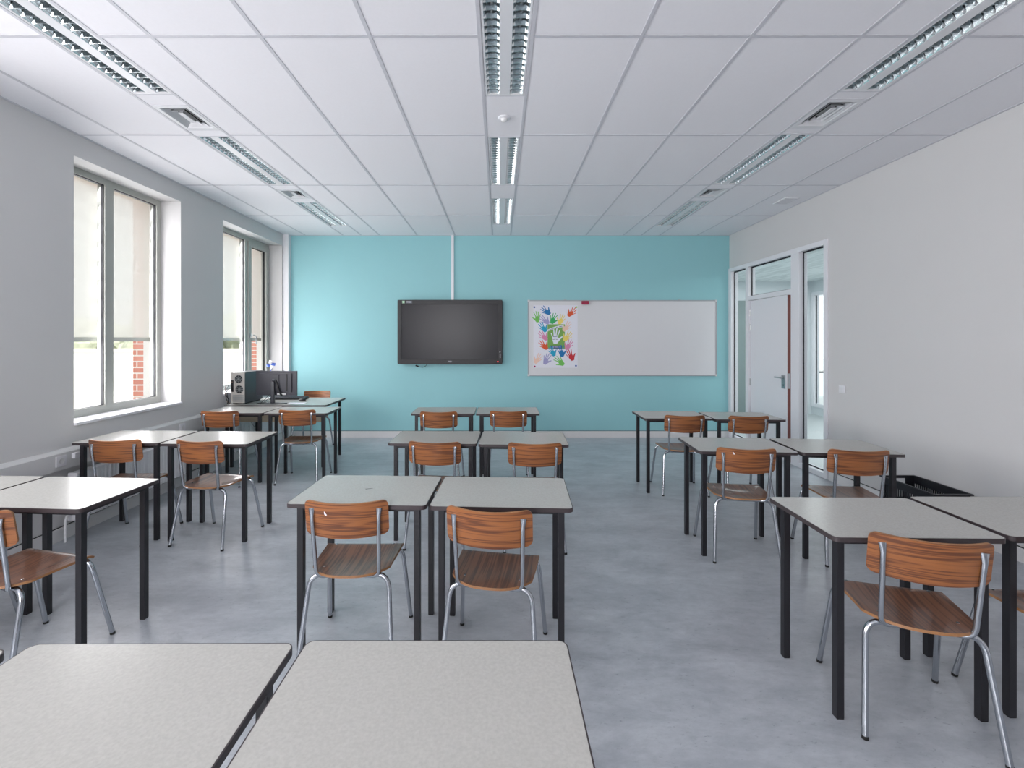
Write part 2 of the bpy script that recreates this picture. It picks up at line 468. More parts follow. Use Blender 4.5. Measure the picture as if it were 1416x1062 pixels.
# ------------------------------------------------------------------ other walls, floor
b = MB(); b.box(XL - 0.05, XR + 0.05, YB, YB + 0.15, -0.02, ZC + 0.3)
structure(b.build('wall_back', M['teal']), 'teal end wall carrying the black display and the whiteboard')
b = MB(); d_ = 0.29
b.box(XL - 0.05, FILL_WX[0], YR - d_, YR, -0.02, ZC + 0.3); b.box(FILL_WX[1], XR + 0.15, YR - d_, YR, -0.02, ZC + 0.3)
b.box(FILL_WX[0], FILL_WX[1], YR - d_, YR, -0.02, Z0 - 0.022); b.box(FILL_WX[0], FILL_WX[1], YR - d_, YR, Z1, ZC + 0.3)
structure(b.build('wall_rear', M['wall']), 'white wall behind the camera')
PY0, PZ1 = 4.981, 2.659                            # glazed door partition
b = MB(); b.box(XR, XR + 0.15, YR - 0.15, PY0, -0.02, ZC + 0.3); b.box(XR, XR + 0.15, PY0, YB + 0.15, PZ1, ZC + 0.3)
structure(b.build('wall_right', M['wall']), 'plain white side wall with the glazed door partition')
b = MB(); b.box(XL - 0.05, XR, YR, YB, -0.1, 0)
structure(b.build('floor', M['floor']), 'grey blue marbled linoleum classroom floor')

# skirtings with a dark line along the top
def skirting(name, label, bx, line):
    b = MB(); b.box(*bx); o = structure(b.build(name, M['skirt'], bevel=0.002), label)
    b = MB(); b.box(*line); b.build('dark_top_line', M['gasket'], o)
SK = 0.1
skirting('baseboard_back', 'white skirting along the foot of the teal wall', (XL + 0.02, XR - 0.012, YB - 0.014, YB, 0, SK), (XL + 0.02, XR - 0.012, YB - 0.006, YB, SK, SK + 0.006))
skirting('baseboard_left', 'white skirting below the windows', (XL, XL + 0.014, YR, YB - 0.09, 0, SK), (XL, XL + 0.006, YR, YB - 0.09, SK, SK + 0.006))
skirting('baseboard_right', 'white skirting along the side wall with the crate', (XR - 0.014, XR, YR, PY0 - 0.02, 0, SK), (XR - 0.006, XR, YR, PY0 - 0.02, SK, SK + 0.006))

# boxed pipe in the back corner, conduit over the display, wall trunking
b = MB(); b.box(XL, XL + 0.088, YB - 0.08, YB, 0, ZC)
structure(b.build('trim_1', M['white'], bevel=0.003), 'white boxed pipe in the corner of the teal wall')
b = MB(); b.box(-0.757, -0.715, YB - 0.022, YB, 2.15, ZC)
structure(b.build('trim_2', M['white'], bevel=0.003), 'white cable conduit running from ceiling to display')
b = MB(); b.prism([(XL, 0.548), (XL + 0.055, 0.556), (XL + 0.055, 0.682), (XL + 0.03, 0.704), (XL, 0.704)], 'y', YR, YB - 0.09)
structure(b.build('trim_3', M['trunk']), 'white cable trunking along the wall below the windows')

# ------------------------------------------------------------------ ceiling with openings for lamps and vents
SC = (-2.315, 0.036, 2.38); SH = 0.1425            # service strips: centres, half width
LAMP_Y = {0: ((1.85, 3.02), (3.645, 4.805), (5.40, 6.53)), 1: ((1.86, 3.04), (3.655, 4.80), (5.25, 6.43)), 2: ((1.83, 2.985), (3.60, 4.775), (5.35, 6.53))}
VENT_Y = {0: ((3.165, 3.535), (4.95, 5.26)), 1: (), 2: ((3.08, 3.50), (4.91, 5.22))}
LH = 0.131                                          # lamp half width
holes = []
for k, xc in enumerate(SC):
    for (a, c) in LAMP_Y[k]: holes.append((xc - LH, xc + LH, a, c))
    for (a, c) in VENT_Y[k]: holes.append((xc - LH, xc + LH, a, c))
def slab(b, x0, x1, y0, y1, hs, z0, z1):
    xs = sorted({x0, x1} | {v for h in hs for v in h[:2]}); ys = sorted({y0, y1} | {v for h in hs for v in h[2:]})
    for i in range(len(xs) - 1):
        for j in range(len(ys) - 1):
            mx, my = (xs[i] + xs[i + 1]) / 2, (ys[j] + ys[j + 1]) / 2
            if any(h[0] < mx < h[1] and h[2] < my < h[3] for h in hs): continue
            b.box(xs[i], xs[i + 1], ys[j], ys[j + 1], z0, z1)
b = MB()
edges = [XL - 0.1] + [v for xc in SC for v in (xc - SH, xc + SH)] + [XR + 0.1]
for i in range(len(edges) - 1):
    hs = [h for h in holes if edges[i] - 1e-4 < h[0] and h[1] < edges[i + 1] + 1e-4]
    slab(b, edges[i], edges[i + 1], YR - 0.1, YB + 0.1, hs, ZC, ZC + 0.02)
ceil = structure(b.build('ceiling', M['tile']), 'white suspended tile ceiling with light strips')
b = MB(); b.box(XL - 0.3, XR + 0.3, YR - 0.2, YB + 0.2, ZC + 0.30, ZC + 0.45); b.build('roof_slab', M['cream'], ceil)
# exposed tee grid
g = MB(); gw = 0.0105; gz = (ZC - 0.003, ZC + 0.001)
XS = [xc + s * SH for xc in SC for s in (-1, 1)] + [0.771, 1.364, 1.957, 3.115, -0.70, -1.293, -1.886, -3.05]
for x in XS: g.box(x - gw, x + gw, YR, YB, *gz)
ygrid = [2.442 + 1.179 * k for k in range(-4, 4)]
spans = [(XL, SC[0] - SH), (SC[0] + SH, SC[1] - SH), (SC[1] + SH, SC[2] - SH), (SC[2] + SH, XR)]
for y in ygrid:
    for a, c in spans: g.box(a, c, y - gw, y + gw, gz[0] + 0.0005, gz[1])
for k, xc in enumerate(SC):
    for (a, c) in LAMP_Y[k] + VENT_Y[k]:
        for y in (a, c): g.box(xc - SH, xc + SH, y - 0.004, y + 0.004, gz[0] + 0.0008, gz[1])
g.build('ceiling_grid', M['grid'], ceil)
# wall angle
g = MB()
for q in ((XL, XL + 0.02, YR, YB), (XR - 0.02, XR, YR, YB), (XL, XR, YB - 0.02, YB)): g.box(*q, ZC - 0.004, ZC + 0.001)
g.build('wall_angle', M['grid'], ceil)

# ------------------------------------------------------------------ recessed louvre lamps
def make_lamp(length):
    root = empty('louvre_ceiling_lamp')
    hl = length / 2 - 0.004; hw = LH - 0.002; d = 0.075
    b = MB()                                        # tray: sides, ends, top
    b.box(-hw, hw, -hl, hl, d, d + 0.004)
    b.box(-hw, -hw + 0.012, -hl, hl, 0, d); b.box(hw - 0.012, hw, -hl, hl, 0, d)
    b.box(-hw + 0.012, hw - 0.012, -hl, -hl + 0.012, 0, d); b.box(-hw + 0.012, hw - 0.012, hl - 0.012, hl, 0, d)
    b.build('lamp_tray', M['whitem'], root)
    pw = 0.033
    b = MB(); b.box(-pw, pw, -hl + 0.012, hl - 0.012, 0.001, 0.01); b.build('centre_panel', M['whitem'], root)
    xa, xb = pw, hw - 0.012
    for sgn in (-1, 1):
        b = MB(); xm = (xa + xb) / 2; w = (xb - xa) / 2; L2 = hl - 0.013
        n = 8; prof = []                            # parabolic side reflectors, open at the bottom
        for k in range(n + 1):
            t = -1 + 2 * k / n
            prof.append((t * w, 0.058 * (1 - abs(t) ** 2.2) + 0.002))
        for k in range(n):
            (x0, z0), (x1, z1) = prof[k], prof[k + 1]
            v = [b.bm.verts.new((sgn * (xm + x), y, z)) for x, z, y in ((x0, z0, -L2), (x1, z1, -L2), (x1, z1, L2), (x0, z0, L2))]
            b.face(v, True)
        nb = max(3, round(2 * L2 / 0.054)); 
        for k in range(nb + 1):                     # cross blades: wedges, thin at the bottom, dished below
            y = -L2 + 2 * L2 * k / nb
            m = 6
            for j in range(m):
                t0, t1 = -1 + 2 * j / m, -1 + 2 * (j + 1) / m
                zb0, zb1 = 0.003 + 0.006 * (1 - t0 * t0), 0.003 + 0.006 * (1 - t1 * t1)
                zt0, zt1 = 0.034 * (1 - abs(t0) ** 3) + 0.004, 0.034 * (1 - abs(t1) ** 3) + 0.004
                X0, X1 = sgn * (xm + t0 * w), sgn * (xm + t1 * w)
                bot, top = 0.0012, 0.007
                A = [b.bm.verts.new(p) for p in ((X0, y - bot, zb0), (X1, y - bot, zb1), (X1, y - top, max(zt1, zb1)), (X0, y - top, max(zt0, zb0)))]
                B_ = [b.bm.verts.new(p) for p in ((X0, y + bot, zb0), (X1, y + bot, zb1), (X1, y + top, max(zt1, zb1)), (X0, y + top, max(zt0, zb0)))]
                b.face(A); b.face(B_[::-1]); b.face([A[1], A[0], B_[0], B_[1]])
        b.build('louvre', M['mirror'], root)
        t = MB(); t.tube([(sgn * xm, -L2, 0.045), (sgn * xm, L2, 0.045)], 0.008, 10); t.build('tube', M['tube'], root)
    return root
WHERE = ('over the window-side desks', 'over the middle desks', 'over the door-side desks')
WHICH = ('nearest the camera in its row', 'in the middle of its row', 'nearest the teal wall in its row')
proto = None
for k, xc in enumerate(SC):
    for j, (a, c) in enumerate(LAMP_Y[k]):
        if proto is None: proto = o = make_lamp(1.17)
        else: o = copy_tree(proto)
        o.location = (xc, (a + c) / 2, ZC - 0.001); o.scale = (1, (c - a) / 1.17, 1)
        tag(o, 'mirror louvre ceiling lamp %s, %s' % (WHERE[k], WHICH[j]), 'ceiling lamp', 'recessed louvre lamps')

# ------------------------------------------------------------------ ceiling vents (four-way diffusers)
def make_vent(length):
    root = empty('ceiling_vent'); hx, hy = LH - 0.002, length / 2 - 0.003
    def ring(b, ax, ay, az, bx, by, bz):
        P = [(-1, -1), (1, -1), (1, 1), (-1, 1)]
        A = [b.bm.verts.new((sx * ax, sy * ay, az)) for sx, sy in P]; B_ = [b.bm.verts.new((sx * bx, sy * by, bz)) for sx, sy in P]
        for i in range(4): b.face([A[i], A[(i + 1) % 4], B_[(i + 1) % 4], B_[i]])
    b = MB(); m = 0.03
    for q in ((-hx, hx, -hy, -hy + m), (-hx, hx, hy - m, hy), (-hx, -hx + m, -hy + m, hy - m), (hx - m, hx, -hy + m, hy - m)): b.box(*q, -0.003, 0.003)
    ring(b, hx - m, hy - m, -0.003, hx - m - 0.022, hy - m - 0.022, 0.024)
    b.build('vent_frame', M['whitem'], root)
    ax, ay = hx - m - 0.03, hy - m - 0.03
    for k in range(2):
        b = MB(); x, y = ax - 0.030 * k, ay - 0.030 * k
        ring(b, x + 0.008, y + 0.008, 0.0, x - 0.008, y - 0.008, 0.022); ring(b, x + 0.0085, y + 0.0085, 0.0015, x - 0.007, y - 0.007, 0.0235)
        b.build('vent_blade', M['whitem'], root)
    b = MB(); x, y = ax - 0.062, ay - 0.062; ring(b, x + 0.01, y + 0.01, 0.004, x, y, 0.028); b.box(-x - 0.01, x + 0.01, -y - 0.01, y + 0.01, 0.001, 0.004); b.build('vent_core', M['whitem'], root)
    b = MB(); b.box(-hx, hx, -hy, hy, 0.10, 0.104)
    for q in ((-hx, -hx + 0.003, -hy, hy), (hx - 0.003, hx, -hy, hy), (-hx, hx, -hy, -hy + 0.003), (-hx, hx, hy - 0.003, hy)): b.box(*q, 0.004, 0.10)
    b.build('vent_box', M['darkslot'], root)
    return root
vp = None
for k in (0, 2):
    for j, (a, c) in enumerate(VENT_Y[k]):
        if vp is None: vp = o = make_vent(0.37)
        else: o = copy_tree(vp)
        o.location = (SC[k], (a + c) / 2, ZC); o.scale = (1, (c - a) / 0.37, 1)
        tag(o, 'white square air vent between %s lamps %s' % (('the first two', 'the last two')[j], WHERE[k]), 'air vent', 'ceiling air vents')
# small flat grille near the door
root = empty('wall_side_grille', (3.385, 5.33, ZC)); root.name = 'ceiling_speaker_grille'
b = MB(); b.box(-0.085, 0.085, -0.12, 0.12, -0.012, 0); b.build('grille_frame', M['whitem'], root, bevel=0.003)
b = MB()
for k in range(7): b.box(-0.065, 0.065, -0.096 + k * 0.03, -0.085 + k * 0.03, -0.0145, -0.0115)
b.build('grille_slats', M['grid'], root)
tag(root, 'small pale rectangular grille on the ceiling near the door', 'grille')
# presence detector
root = empty('motion_sensor', (0.036, 3.34, ZC))
b = MB(); b.lathe([(0, -0.012), (0.036, -0.012), (0.044, -0.006), (0.044, 0.0), (0, 0)], 28); b.build('sensor_base', M['white'], root)
b = MB(); b.lathe([(0, -0.034), (0.012, -0.032), (0.022, -0.024), (0.026, -0.012), (0, -0.012)], 24); b.build('sensor_dome', M['trunk'], root)
tag(root, 'round white motion sensor in the ceiling strip between two lamps', 'sensor')

# ------------------------------------------------------------------ glazed partition with door
root = empty('door_1', (XR, 5.645, 0)); structure(root, 'white door ajar between glazed side panels')
ox, oy = XR, 5.645
def PB(b, x0, x1, y0, y1, z0, z1): b.box(x0 - ox, x1 - ox, y0 - oy, y1 - oy, z0, z1)
fx0, fx1 = XR - 0.016, XR + 0.09
b = MB()
zt = PZ1 - 0.058
PB(b, fx0, fx1, PY0, PY0 + 0.056, 0, PZ1)
PB(b, fx0, fx1, 5.452, 5.600, 0, zt); PB(b, fx0, fx1, 6.562, 6.632, 0, zt); PB(b, fx0, fx1, 7.045, YB - 0.001, 0, zt)
PB(b, fx0, fx1, PY0 + 0.056, YB - 0.001, zt, PZ1)
PB(b, fx0, fx1, 5.600, 6.562, 2.112, 2.172)
PB(b, fx0, fx1, PY0 + 0.056, 5.452, 0, 0.06); PB(b, fx0, fx1, 6.632, 7.045, 0, 0.06)
b.build('frame', M['white'], root, bevel=0.003)
b = MB(); PB(b, XR + 0.085, XR + 0.1, 5.592, 5.604, 0, 2.11); b.build('door_stop', M['brown'], root)
for nm, y0, y1, z0, z1 in (('sidelight_pane', PY0 + 0.056, 5.452, 0.06, zt), ('transom_pane', 5.600, 6.562, 2.172, zt), ('sidelight_pane', 6.632, 7.045, 0.06, zt)):
    b = MB(); PB(b, XR + 0.046, XR + 0.052, y0, y1, z0, z1); p = b.build(nm, M['glass_green'], root)
    b = MB(); e = 0.012
    for q in ((y0, y0 + e, z0, z1), (y1 - e, y1, z0, z1), (y0 + e, y1 - e, z1 - e * 1.4, z1), (y0 + e, y1 - e, z0, z0 + e)): PB(b, XR + 0.034, XR + 0.044, *q)
    b.build('glazing_gasket', M['gasket'], p)
leaf = empty('door_leaf', (3.650 - ox, 6.556 - oy, 0), math.radians(-2.6)); leaf.parent = root
W = 0.905
b = MB(); b.box(0, 0.04, -W + 0.004, 0, 0.008, 2.104); b.build('leaf_panel', M['white'], leaf, bevel=0.002)
b = MB(); b.box(0.001, 0.041, -W, -W + 0.004, 0.008, 2.104); b.build('edge_strip', M['brown'], leaf)
b = MB(); b.box(0.006, 0.03, -W - 0.0015, -W, 0.93, 1.12); b.build('lock_plate', M['steel'], leaf)
b = MB(); b.box(-0.006, 0, -W + 0.045, -W + 0.125, 0.925, 1.09)
b.tube([(-0.004, -W + 0.075, 1.06), (-0.05, -W + 0.075, 1.06)], 0.0085, 12)
b.tube([(-0.05, -W + 0.068, 1.06), (-0.052, -W + 0.14, 1.06), (-0.05, -W + 0.20, 1.058)], 0.009, 12)
b.lathe([(0, 0), (0.011, 0), (0.011, 0.008), (0, 0.008)], 14, Matrix.Translation((-0.006, -W + 0.085, 0.965)) @ Matrix.Rotation(-PI / 2, 4, 'Y'))
b.build('door_handle', M['steel'], leaf)
for z in (1.93, 1.72, 0.93):
    b = MB(); b.tube([(-0.004, 0.006, z - 0.05), (-0.004, 0.006, z + 0.05)], 0.009, 10); b.build('hinge', M['steel'], leaf)

# corridor beyond the glass
CX, CY = 6.5, 9.4
b = MB(); b.box(XR, CX + 3.0, -1, CY + 3, -0.1, -0.002); structure(b.build('floor_corridor', M['corr_floor']), 'pale corridor floor beyond the door')
b = MB(); b.box(XR + 0.15, CX + 3.0, -1, CY + 3, 2.75, 2.85); structure(b.build('ceiling_corridor', M['plank']), 'white plank corridor ceiling beyond the door')
b = MB(); b.box(XR + 0.15, CX, CY, CY + 0.12, -0.02, 2.75); cw = structure(b.build('wall_corridor_end', M['corr_wall']), 'pale wall closing the corridor')
b = MB(); b.box(4.70, 5.35, CY - 0.03, CY, 0, 2.35); b.build('grey_panel', M['greydoor'], cw)
b = MB(); wy0, wy1, wz0, wz1 = 7.2, 9.38, 0.16, 2.52
b.box(CX, CX + 0.15, -1, wy0, -0.02, 2.75); b.box(CX, CX + 0.15, wy1, CY + 0.12, -0.02, 2.75)
b.box(CX, CX + 0.15, wy0, wy1, -0.02, wz0); b.box(CX, CX + 0.15, wy0, wy1, wz1, 2.75)
structure(b.build('wall_corridor_side', M['corr_wall']), 'pale corridor wall with an inner window')
b = MB(); b.box(XR + 0.15, CX, -1.12, -1, -0.02, 2.75); structure(b.build('wall_corridor_near', M['corr_wall']), 'pale corridor wall at its near end')
b = MB(); b.box(XR + 0.0, XR + 0.15, YB + 0.15, CY + 0.12, -0.02, 2.75); structure(b.build('wall_corridor_inner', M['corr_wall']), 'pale corridor wall next to the door partition')
root = empty('window_5', (CX, wy1, wz0)); structure(root, 'inner window between corridor and the next classroom')
b = MB()
def WB(b, x0, x1, y0, y1, z0, z1): b.box(x0 - CX, x1 - CX, y0 - wy1, y1 - wy1, z0 - wz0, z1 - wz0)
f = 0.07
WB(b, CX - 0.02, CX + 0.1, wy0, wy0 + f, wz0, wz1); WB(b, CX - 0.02, CX + 0.1, wy1 - f, wy1, wz0, wz1)
WB(b, CX - 0.02, CX + 0.1, wy0 + f, wy1 - f, wz1 - f, wz1); WB(b, CX - 0.02, CX + 0.1, wy0 + f, wy1 - f, wz0, wz0 + f)
b.build('frame', M['white'], root, bevel=0.004)
b = MB(); WB(b, CX + 0.04, CX + 0.046, wy0 + f, wy1 - f, wz0 + f, wz1 - f); p = b.build('pane', M['glass_green'], root)
b = MB(); e = 0.02
for q in ((wy0 + f, wy0 + f + e, wz0 + f, wz1 - f), (wy1 - f - e, wy1 - f, wz0 + f, wz1 - f)): WB(b, CX + 0.03, CX + 0.04, *q)
b.build('glazing_gasket', M['gasket'], p)
# next classroom: floor and wall behind that window
b = MB(); b.box(CX + 0.15, CX + 3.0, CY + 2.9, CY + 3.0, -0.02, 1.0); structure(b.build('wall_next_room', M['corr_wall']), 'low pale wall of the room beyond the corridor window')

# ------------------------------------------------------------------ outside
b = MB(); b.box(-90, -3.885, -40, 90, -4.7, -4.5); structure(b.build('ground_outside', M['groundout']), 'pale paved yard below the windows')
root = empty('white_building', (-30, 30, -4.5))
b = MB(); b.box(-14, 16, 0, 8, 0, 5.20); b.build('building_wall', M['outwhite'], root)
b = MB(); b.box(-14.1, 16.1, -0.12, 8.1, 5.20, 5.27); b.build('roof_edge', M['cream'], root)
b = MB(); b.box(1.7, 4.6, -0.06, 0.0, 0.5, 3.4); w_ = b.build('window', M['cream'], root)
b = MB(); b.box(2.3, 4.4, -0.08, -0.06, 0.8, 3.1); b.build('window_panel', M['trunk'], w_)
tag(root, 'flat-roofed white building across the yard seen below the blinds', 'building')
b = MB()
r2 = random.Random(3)
for k in range(46):
    cx, cy = -60 + 1.05 * k + r2.uniform(-.5, .5), 44 + r2.uniform(-2, 2)
    R = r2.uniform(1.7, 2.6); top = r2.uniform(2.6, 4.6)
    z = -4.3
    while z < top - R * 0.4:
        off = Vector((cx + r2.uniform(-.5, .5), cy + r2.uniform(-.5, .5), min(z + R * .5, top - R * .8)))
        mt = Matrix.Translation(off) @ Matrix.Rotation(r2.uniform(0, 6), 4, 'Z')
        res = bmesh.ops.create_icosphere(b.bm, subdivisions=2, radius=R * r2.uniform(.6, .9), matrix=mt)
        for v in res['verts']: v.co += (v.co - off) * r2.uniform(-.22, .22)
        z += R * 0.9
tag(b.build('foliage', M['leaf']), 'pale green treetops beyond the white building outside', 'trees', None, 'stuff')

# ------------------------------------------------------------------ school desks
def make_desk():
    root = empty('school_desk'); t = 0.020
    b = MB(); b.prism(rrect(DW - 0.007, DD - 0.007, 0.021), 'z', DESK_H - t + 0.001, DESK_H)
    top = b.build('tabletop', M['lam'], root)
    b = MB(); o = rrect(DW, DD, 0.025); i_ = rrect(DW - 0.007, DD - 0.007, 0.0215); n = len(o)
    zs = (DESK_H - t, DESK_H - 0.0006)
    V = [[b.bm.verts.new((p[0], p[1], z)) for p in ring] for ring in (o, i_) for z in zs]
    for k in range(n):
        j = (k + 1) % n
        b.face([V[0][k], V[0][j], V[1][j], V[1][k]], True); b.face([V[1][k], V[1][j], V[3][j], V[3][k]])
        b.face([V[3][k], V[3][j], V[2][j], V[2][k]], True); b.face([V[2][k], V[2][j], V[0][j], V[0][k]])
    b.build('edge_band', M['edge'], top)
    lx, ly, h = DW / 2 - 0.0527, DD / 2 - 0.0556, 0.015
    b = MB(); zt, zb = DESK_H - t, DESK_H - t - 0.025
    b.box(-lx + h, lx - h, ly - 0.011, ly + 0.011, zb, zt); b.box(-lx + h, lx - h, -ly - 0.011, -ly + 0.011, zb, zt)
    b.box(-lx - 0.011, -lx + 0.011, -ly + h, ly - h, zb, zt); b.box(lx - 0.011, lx + 0.011, -ly + h, ly - h, zb, zt)
    b.build('under_frame', M['legblack'], root)
    for sx, sy in ((-1, 1), (1, 1), (-1, -1), (1, -1)):
        b = MB(); b.box(sx * lx - h, sx * lx + h, sy * ly - h, sy * ly + h, 0.004, zt); lg = b.build('leg', M['legblack'], root, bevel=0.0025)
        b = MB(); b.box(sx * lx - h + 0.001, sx * lx + h - 0.001, sy * ly - h + 0.001, sy * ly + h - 0.001, 0, 0.0045); b.build('foot_cap', M['rubber'], lg)
    return root
COLUMN = {'N': '', 'W': 'window column', 'M': 'middle column', 'D': 'door column'}
ROWN = {1: 'nearest the camera', 2: 'third row from teal wall', 3: 'second row from teal wall', 4: 'row nearest teal wall'}
HALF = {'L': 'window-side', 'R': 'door-side'}
DESKS = {  # column, row, half: x, y, degrees
    'M2L': (-0.678, 2.383, -2.2), 'M2R': (0.017, 2.351, -2.6), 'M3L': (-0.503, 3.650, -1.6), 'M3R': (0.190, 3.612, -2.2),
    'M4L': (-0.602, 5.021, 0.4), 'M4R': (0.092, 5.018, -0.2), 'M1L': (-0.868, 0.940, 0.3), 'M1R': (-0.163, 0.952, 0.0),
    'W1R': (-1.585, 0.917, 0.0), 'W2R': (-2.269, 2.347, -3.6), 'W2L': (-2.960, 2.385, -2.5), 'W3L': (-2.930, 3.669, -0.9), 'W3R': (-2.232, 3.639, -1.4),
    'N1': (8.15, 11.35, 4.0), 'W4L': (-2.874, 5.061, -0.6), 'W4R': (-2.180, 5.043, 0.4), 'D2L': (1.681, 2.023, -1.2), 'D2R': (2.388, 2.033, -0.4),
    'D3L': (1.765, 3.395, -3.6), 'D3R': (2.468, 3.345, -5.0), 'D4L': (1.792, 4.728, -1.0), 'D4R': (2.487, 4.667, -2.7)}
dp = None
for key, (x, y, a) in DESKS.items():
    if dp is None: dp = o = make_desk()
    else: o = copy_tree(dp)
    o.location = (x, y, 0); o.rotation_euler = (0, 0, math.radians(a))
    c, r, h = (key + 'L')[0], int(key[1]), (key + 'L')[2]
    lab = {'M1L': 'grey-topped desk nearest the camera, the large left one at the bottom edge',
           'M1R': 'grey-topped desk nearest the camera, the right one cut by the bottom edge',
           'N1': 'grey-topped desk in the next room seen through the corridor window',
           'W1R': 'grey-topped desk with only a corner showing at the lower left edge',
           'M2L': 'scratched grey-topped %s desk, %s, %s' % (HALF[h], ROWN[r], COLUMN[c])}.get(key)
    tag(o, lab or 'grey-topped %s desk, %s, %s' % (HALF[h], ROWN[r], COLUMN[c]), 'desk', 'school desks in rows')
    if key == 'M2L': scratched = o
b = MB(); b.flat([(-0.030, -0.002, DESK_H + 0.0004), (0.006, 0.010, DESK_H + 0.0004), (0.010, 0.004, DESK_H + 0.0004), (-0.022, -0.012, DESK_H + 0.0004)])
tag(b.build('scratch_mark', M['edge'], scratched), 'dark scratch on the tabletop')

# ------------------------------------------------------------------ school chairs
SEAT_Z = 0.453
def make_chair():
    root = empty('school_chair')
    # seat: moulded plywood, rolled front edge, rounded rear edge, shallow dish
    def sp(u, v):
        a = -1 + 2 * u
        w = 0.202 - 0.014 * v - 0.006 * max(0, 1 - v / 0.05)
        yr = -0.205 + 0.095 * abs(a) ** 2.8
        y = 0.152 + (yr - 0.152) * v
        z = SEAT_Z - 0.017 * (1 - a * a) ** 1.0 * math.sin(PI * min(1, max(0, (v - 0.08) / 0.92))) ** 0.9
        if v < 0.14: z -= 0.016 * (1 - v / 0.14) ** 2
        z -= 0.003 * max(0, v - 0.75) / 0.25
        return Vector((a * w, y, z))
    def sf(u, v):
        e = 1e-3; p = sp(u, v)
        du = sp(min(1, u + e), v) - sp(max(0, u - e), v); dv = sp(u, min(1, v + e)) - sp(u, max(0, v - e))
        n = dv.cross(du); n = n if n.z > 0 else -n
        return p, n.normalized()
    b = MB(); b.sheet(sf, 28, 26, 0.011); seat = b.build('seat', [M['wood_seat'], M['ply']], root, sharp=50)
    for (u, v) in ((0.12, 0.10), (0.88, 0.10), (0.16, 0.80), (0.84, 0.80)):
        p = sp(u, v); b = MB(); b.lathe([(0, 0.0028), (0.004, 0.0022), (0.0065, 0.0), (0.0065, -0.002)], 12, Matrix.Translation(p)); b.build('rivet', M['chrome'], seat)
    # backrest: curved, leaning back, rounded corners
    W, H, R, SAG = 0.191, 0.172, 0.026, 0.052
    def bp(u, v):
        a = -1 + 2 * u
        x = W * (1 - (1 - abs(a)) ** 1.8) * (1 if a > 0 else -1)
        ax = abs(x); q = max(0, ax - (W - R)); cut = R - math.sqrt(max(0, R * R - q * q))
        zt = 0.800 - 0.006 * (1 - (x / W) ** 2) - cut; zb = 0.800 - H + 0.006 - 0.008 * (1 - (x / W) ** 2) + cut
        z = zt + (zb - zt) * v
        y = -0.176 - SAG * (1 - (x / W) ** 2) + 0.14 * (0.79 - z)
        return Vector((x, y, z))
    def bf(u, v):
        p = bp(u, v)
        return p, Vector((-2 * SAG * p.x / (W * W), 1.0, 0.14)).normalized()
    b = MB(); b.sheet(bf, 52, 10, 0.010); back = b.build('backrest', [M['wood_back'], M['ply']], root, sharp=50)
    # rear and front legs: each bends inward under the seat into a cross bar
    r = 0.0112; zc = SEAT_Z - 0.029
    for s in (-1, 1):
        for f in (-1, 1):
            foot = Vector((s * (0.2245 if f > 0 else 0.219), f * 0.216, 0.012))
            if f < 0: kn = Vector((s * 0.187, -0.140, zc)); zz = zc - 0.004
            else: kn = Vector((s * 0.196, 0.128, SEAT_Z - 0.024)); zz = SEAT_Z - 0.024
            B = 0.064
            d = (foot - kn).normalized(); p0 = kn + d * B; inn = Vector((-s, 0, 0)); p2 = kn + inn * B
            pts = [tuple(foot), tuple(foot.lerp(p0, 0.5)), tuple(p0)]
            for k in range(1, 9):
                t = k / 8; pts.append(tuple(p0.lerp(kn, t).lerp(kn.lerp(p2, t), t)))
            pts.append((0.0, kn.y, zz))
            b = MB(); b.tube(pts, r, 14); lg = b.build('leg', M['chrome'], root)
            b = MB(); fd = d
            b.tube([tuple(foot + Vector((fd.x, fd.y, 0)) * 0.008 + Vector((0, 0, -0.012))), tuple(foot + Vector((0, 0, 0.001)))], r + 0.0006, 12); b.build('foot_cap', M['rubber'], lg)
        # back upright: flattened at the top, turned under the seat at the foot
        top = Vector((s * 0.156, -0.207, 0.764)); base = Vector((s * 0.148, -0.172, zc + 0.045))
        pts, rad = [], []
        for k in range(9):
            t = k / 8; p = top.lerp(base, t)
            if k == 0: p.y += 0.004
            fl = max(0, 1 - t / 0.12)
            pts.append(tuple(p)); rad.append((0.0098 * (1 + 0.55 * fl), 0.0098 * (1 - 0.62 * fl)))
        kn = Vector((s * 0.147, -0.166, zc - 0.001)); end = Vector((s * 0.105, -0.150, zc - 0.001))
        for k in range(1, 9):
            t = k / 8; pts.append(tuple(base.lerp(kn, t).lerp(kn.lerp(end, t), t))); rad.append((0.0098, 0.0098))
        pts.append((s * 0.06, -0.142, zc - 0.003)); rad.append((0.0098, 0.0098))
        b = MB(); b.tube(pts, 0.0098, 14, True, rad); b.build('back_upright', M['chrome'], root)
        # rail under the seat joins front and rear cross bars
        b = MB(); b.tube([(s * 0.11, 0.128, SEAT_Z - 0.03), (s * 0.11, -0.02, SEAT_Z - 0.038), (s * 0.11, -0.140, zc)], 0.008, 10); b.build('seat_rail', M['chrome'], root)
    return root
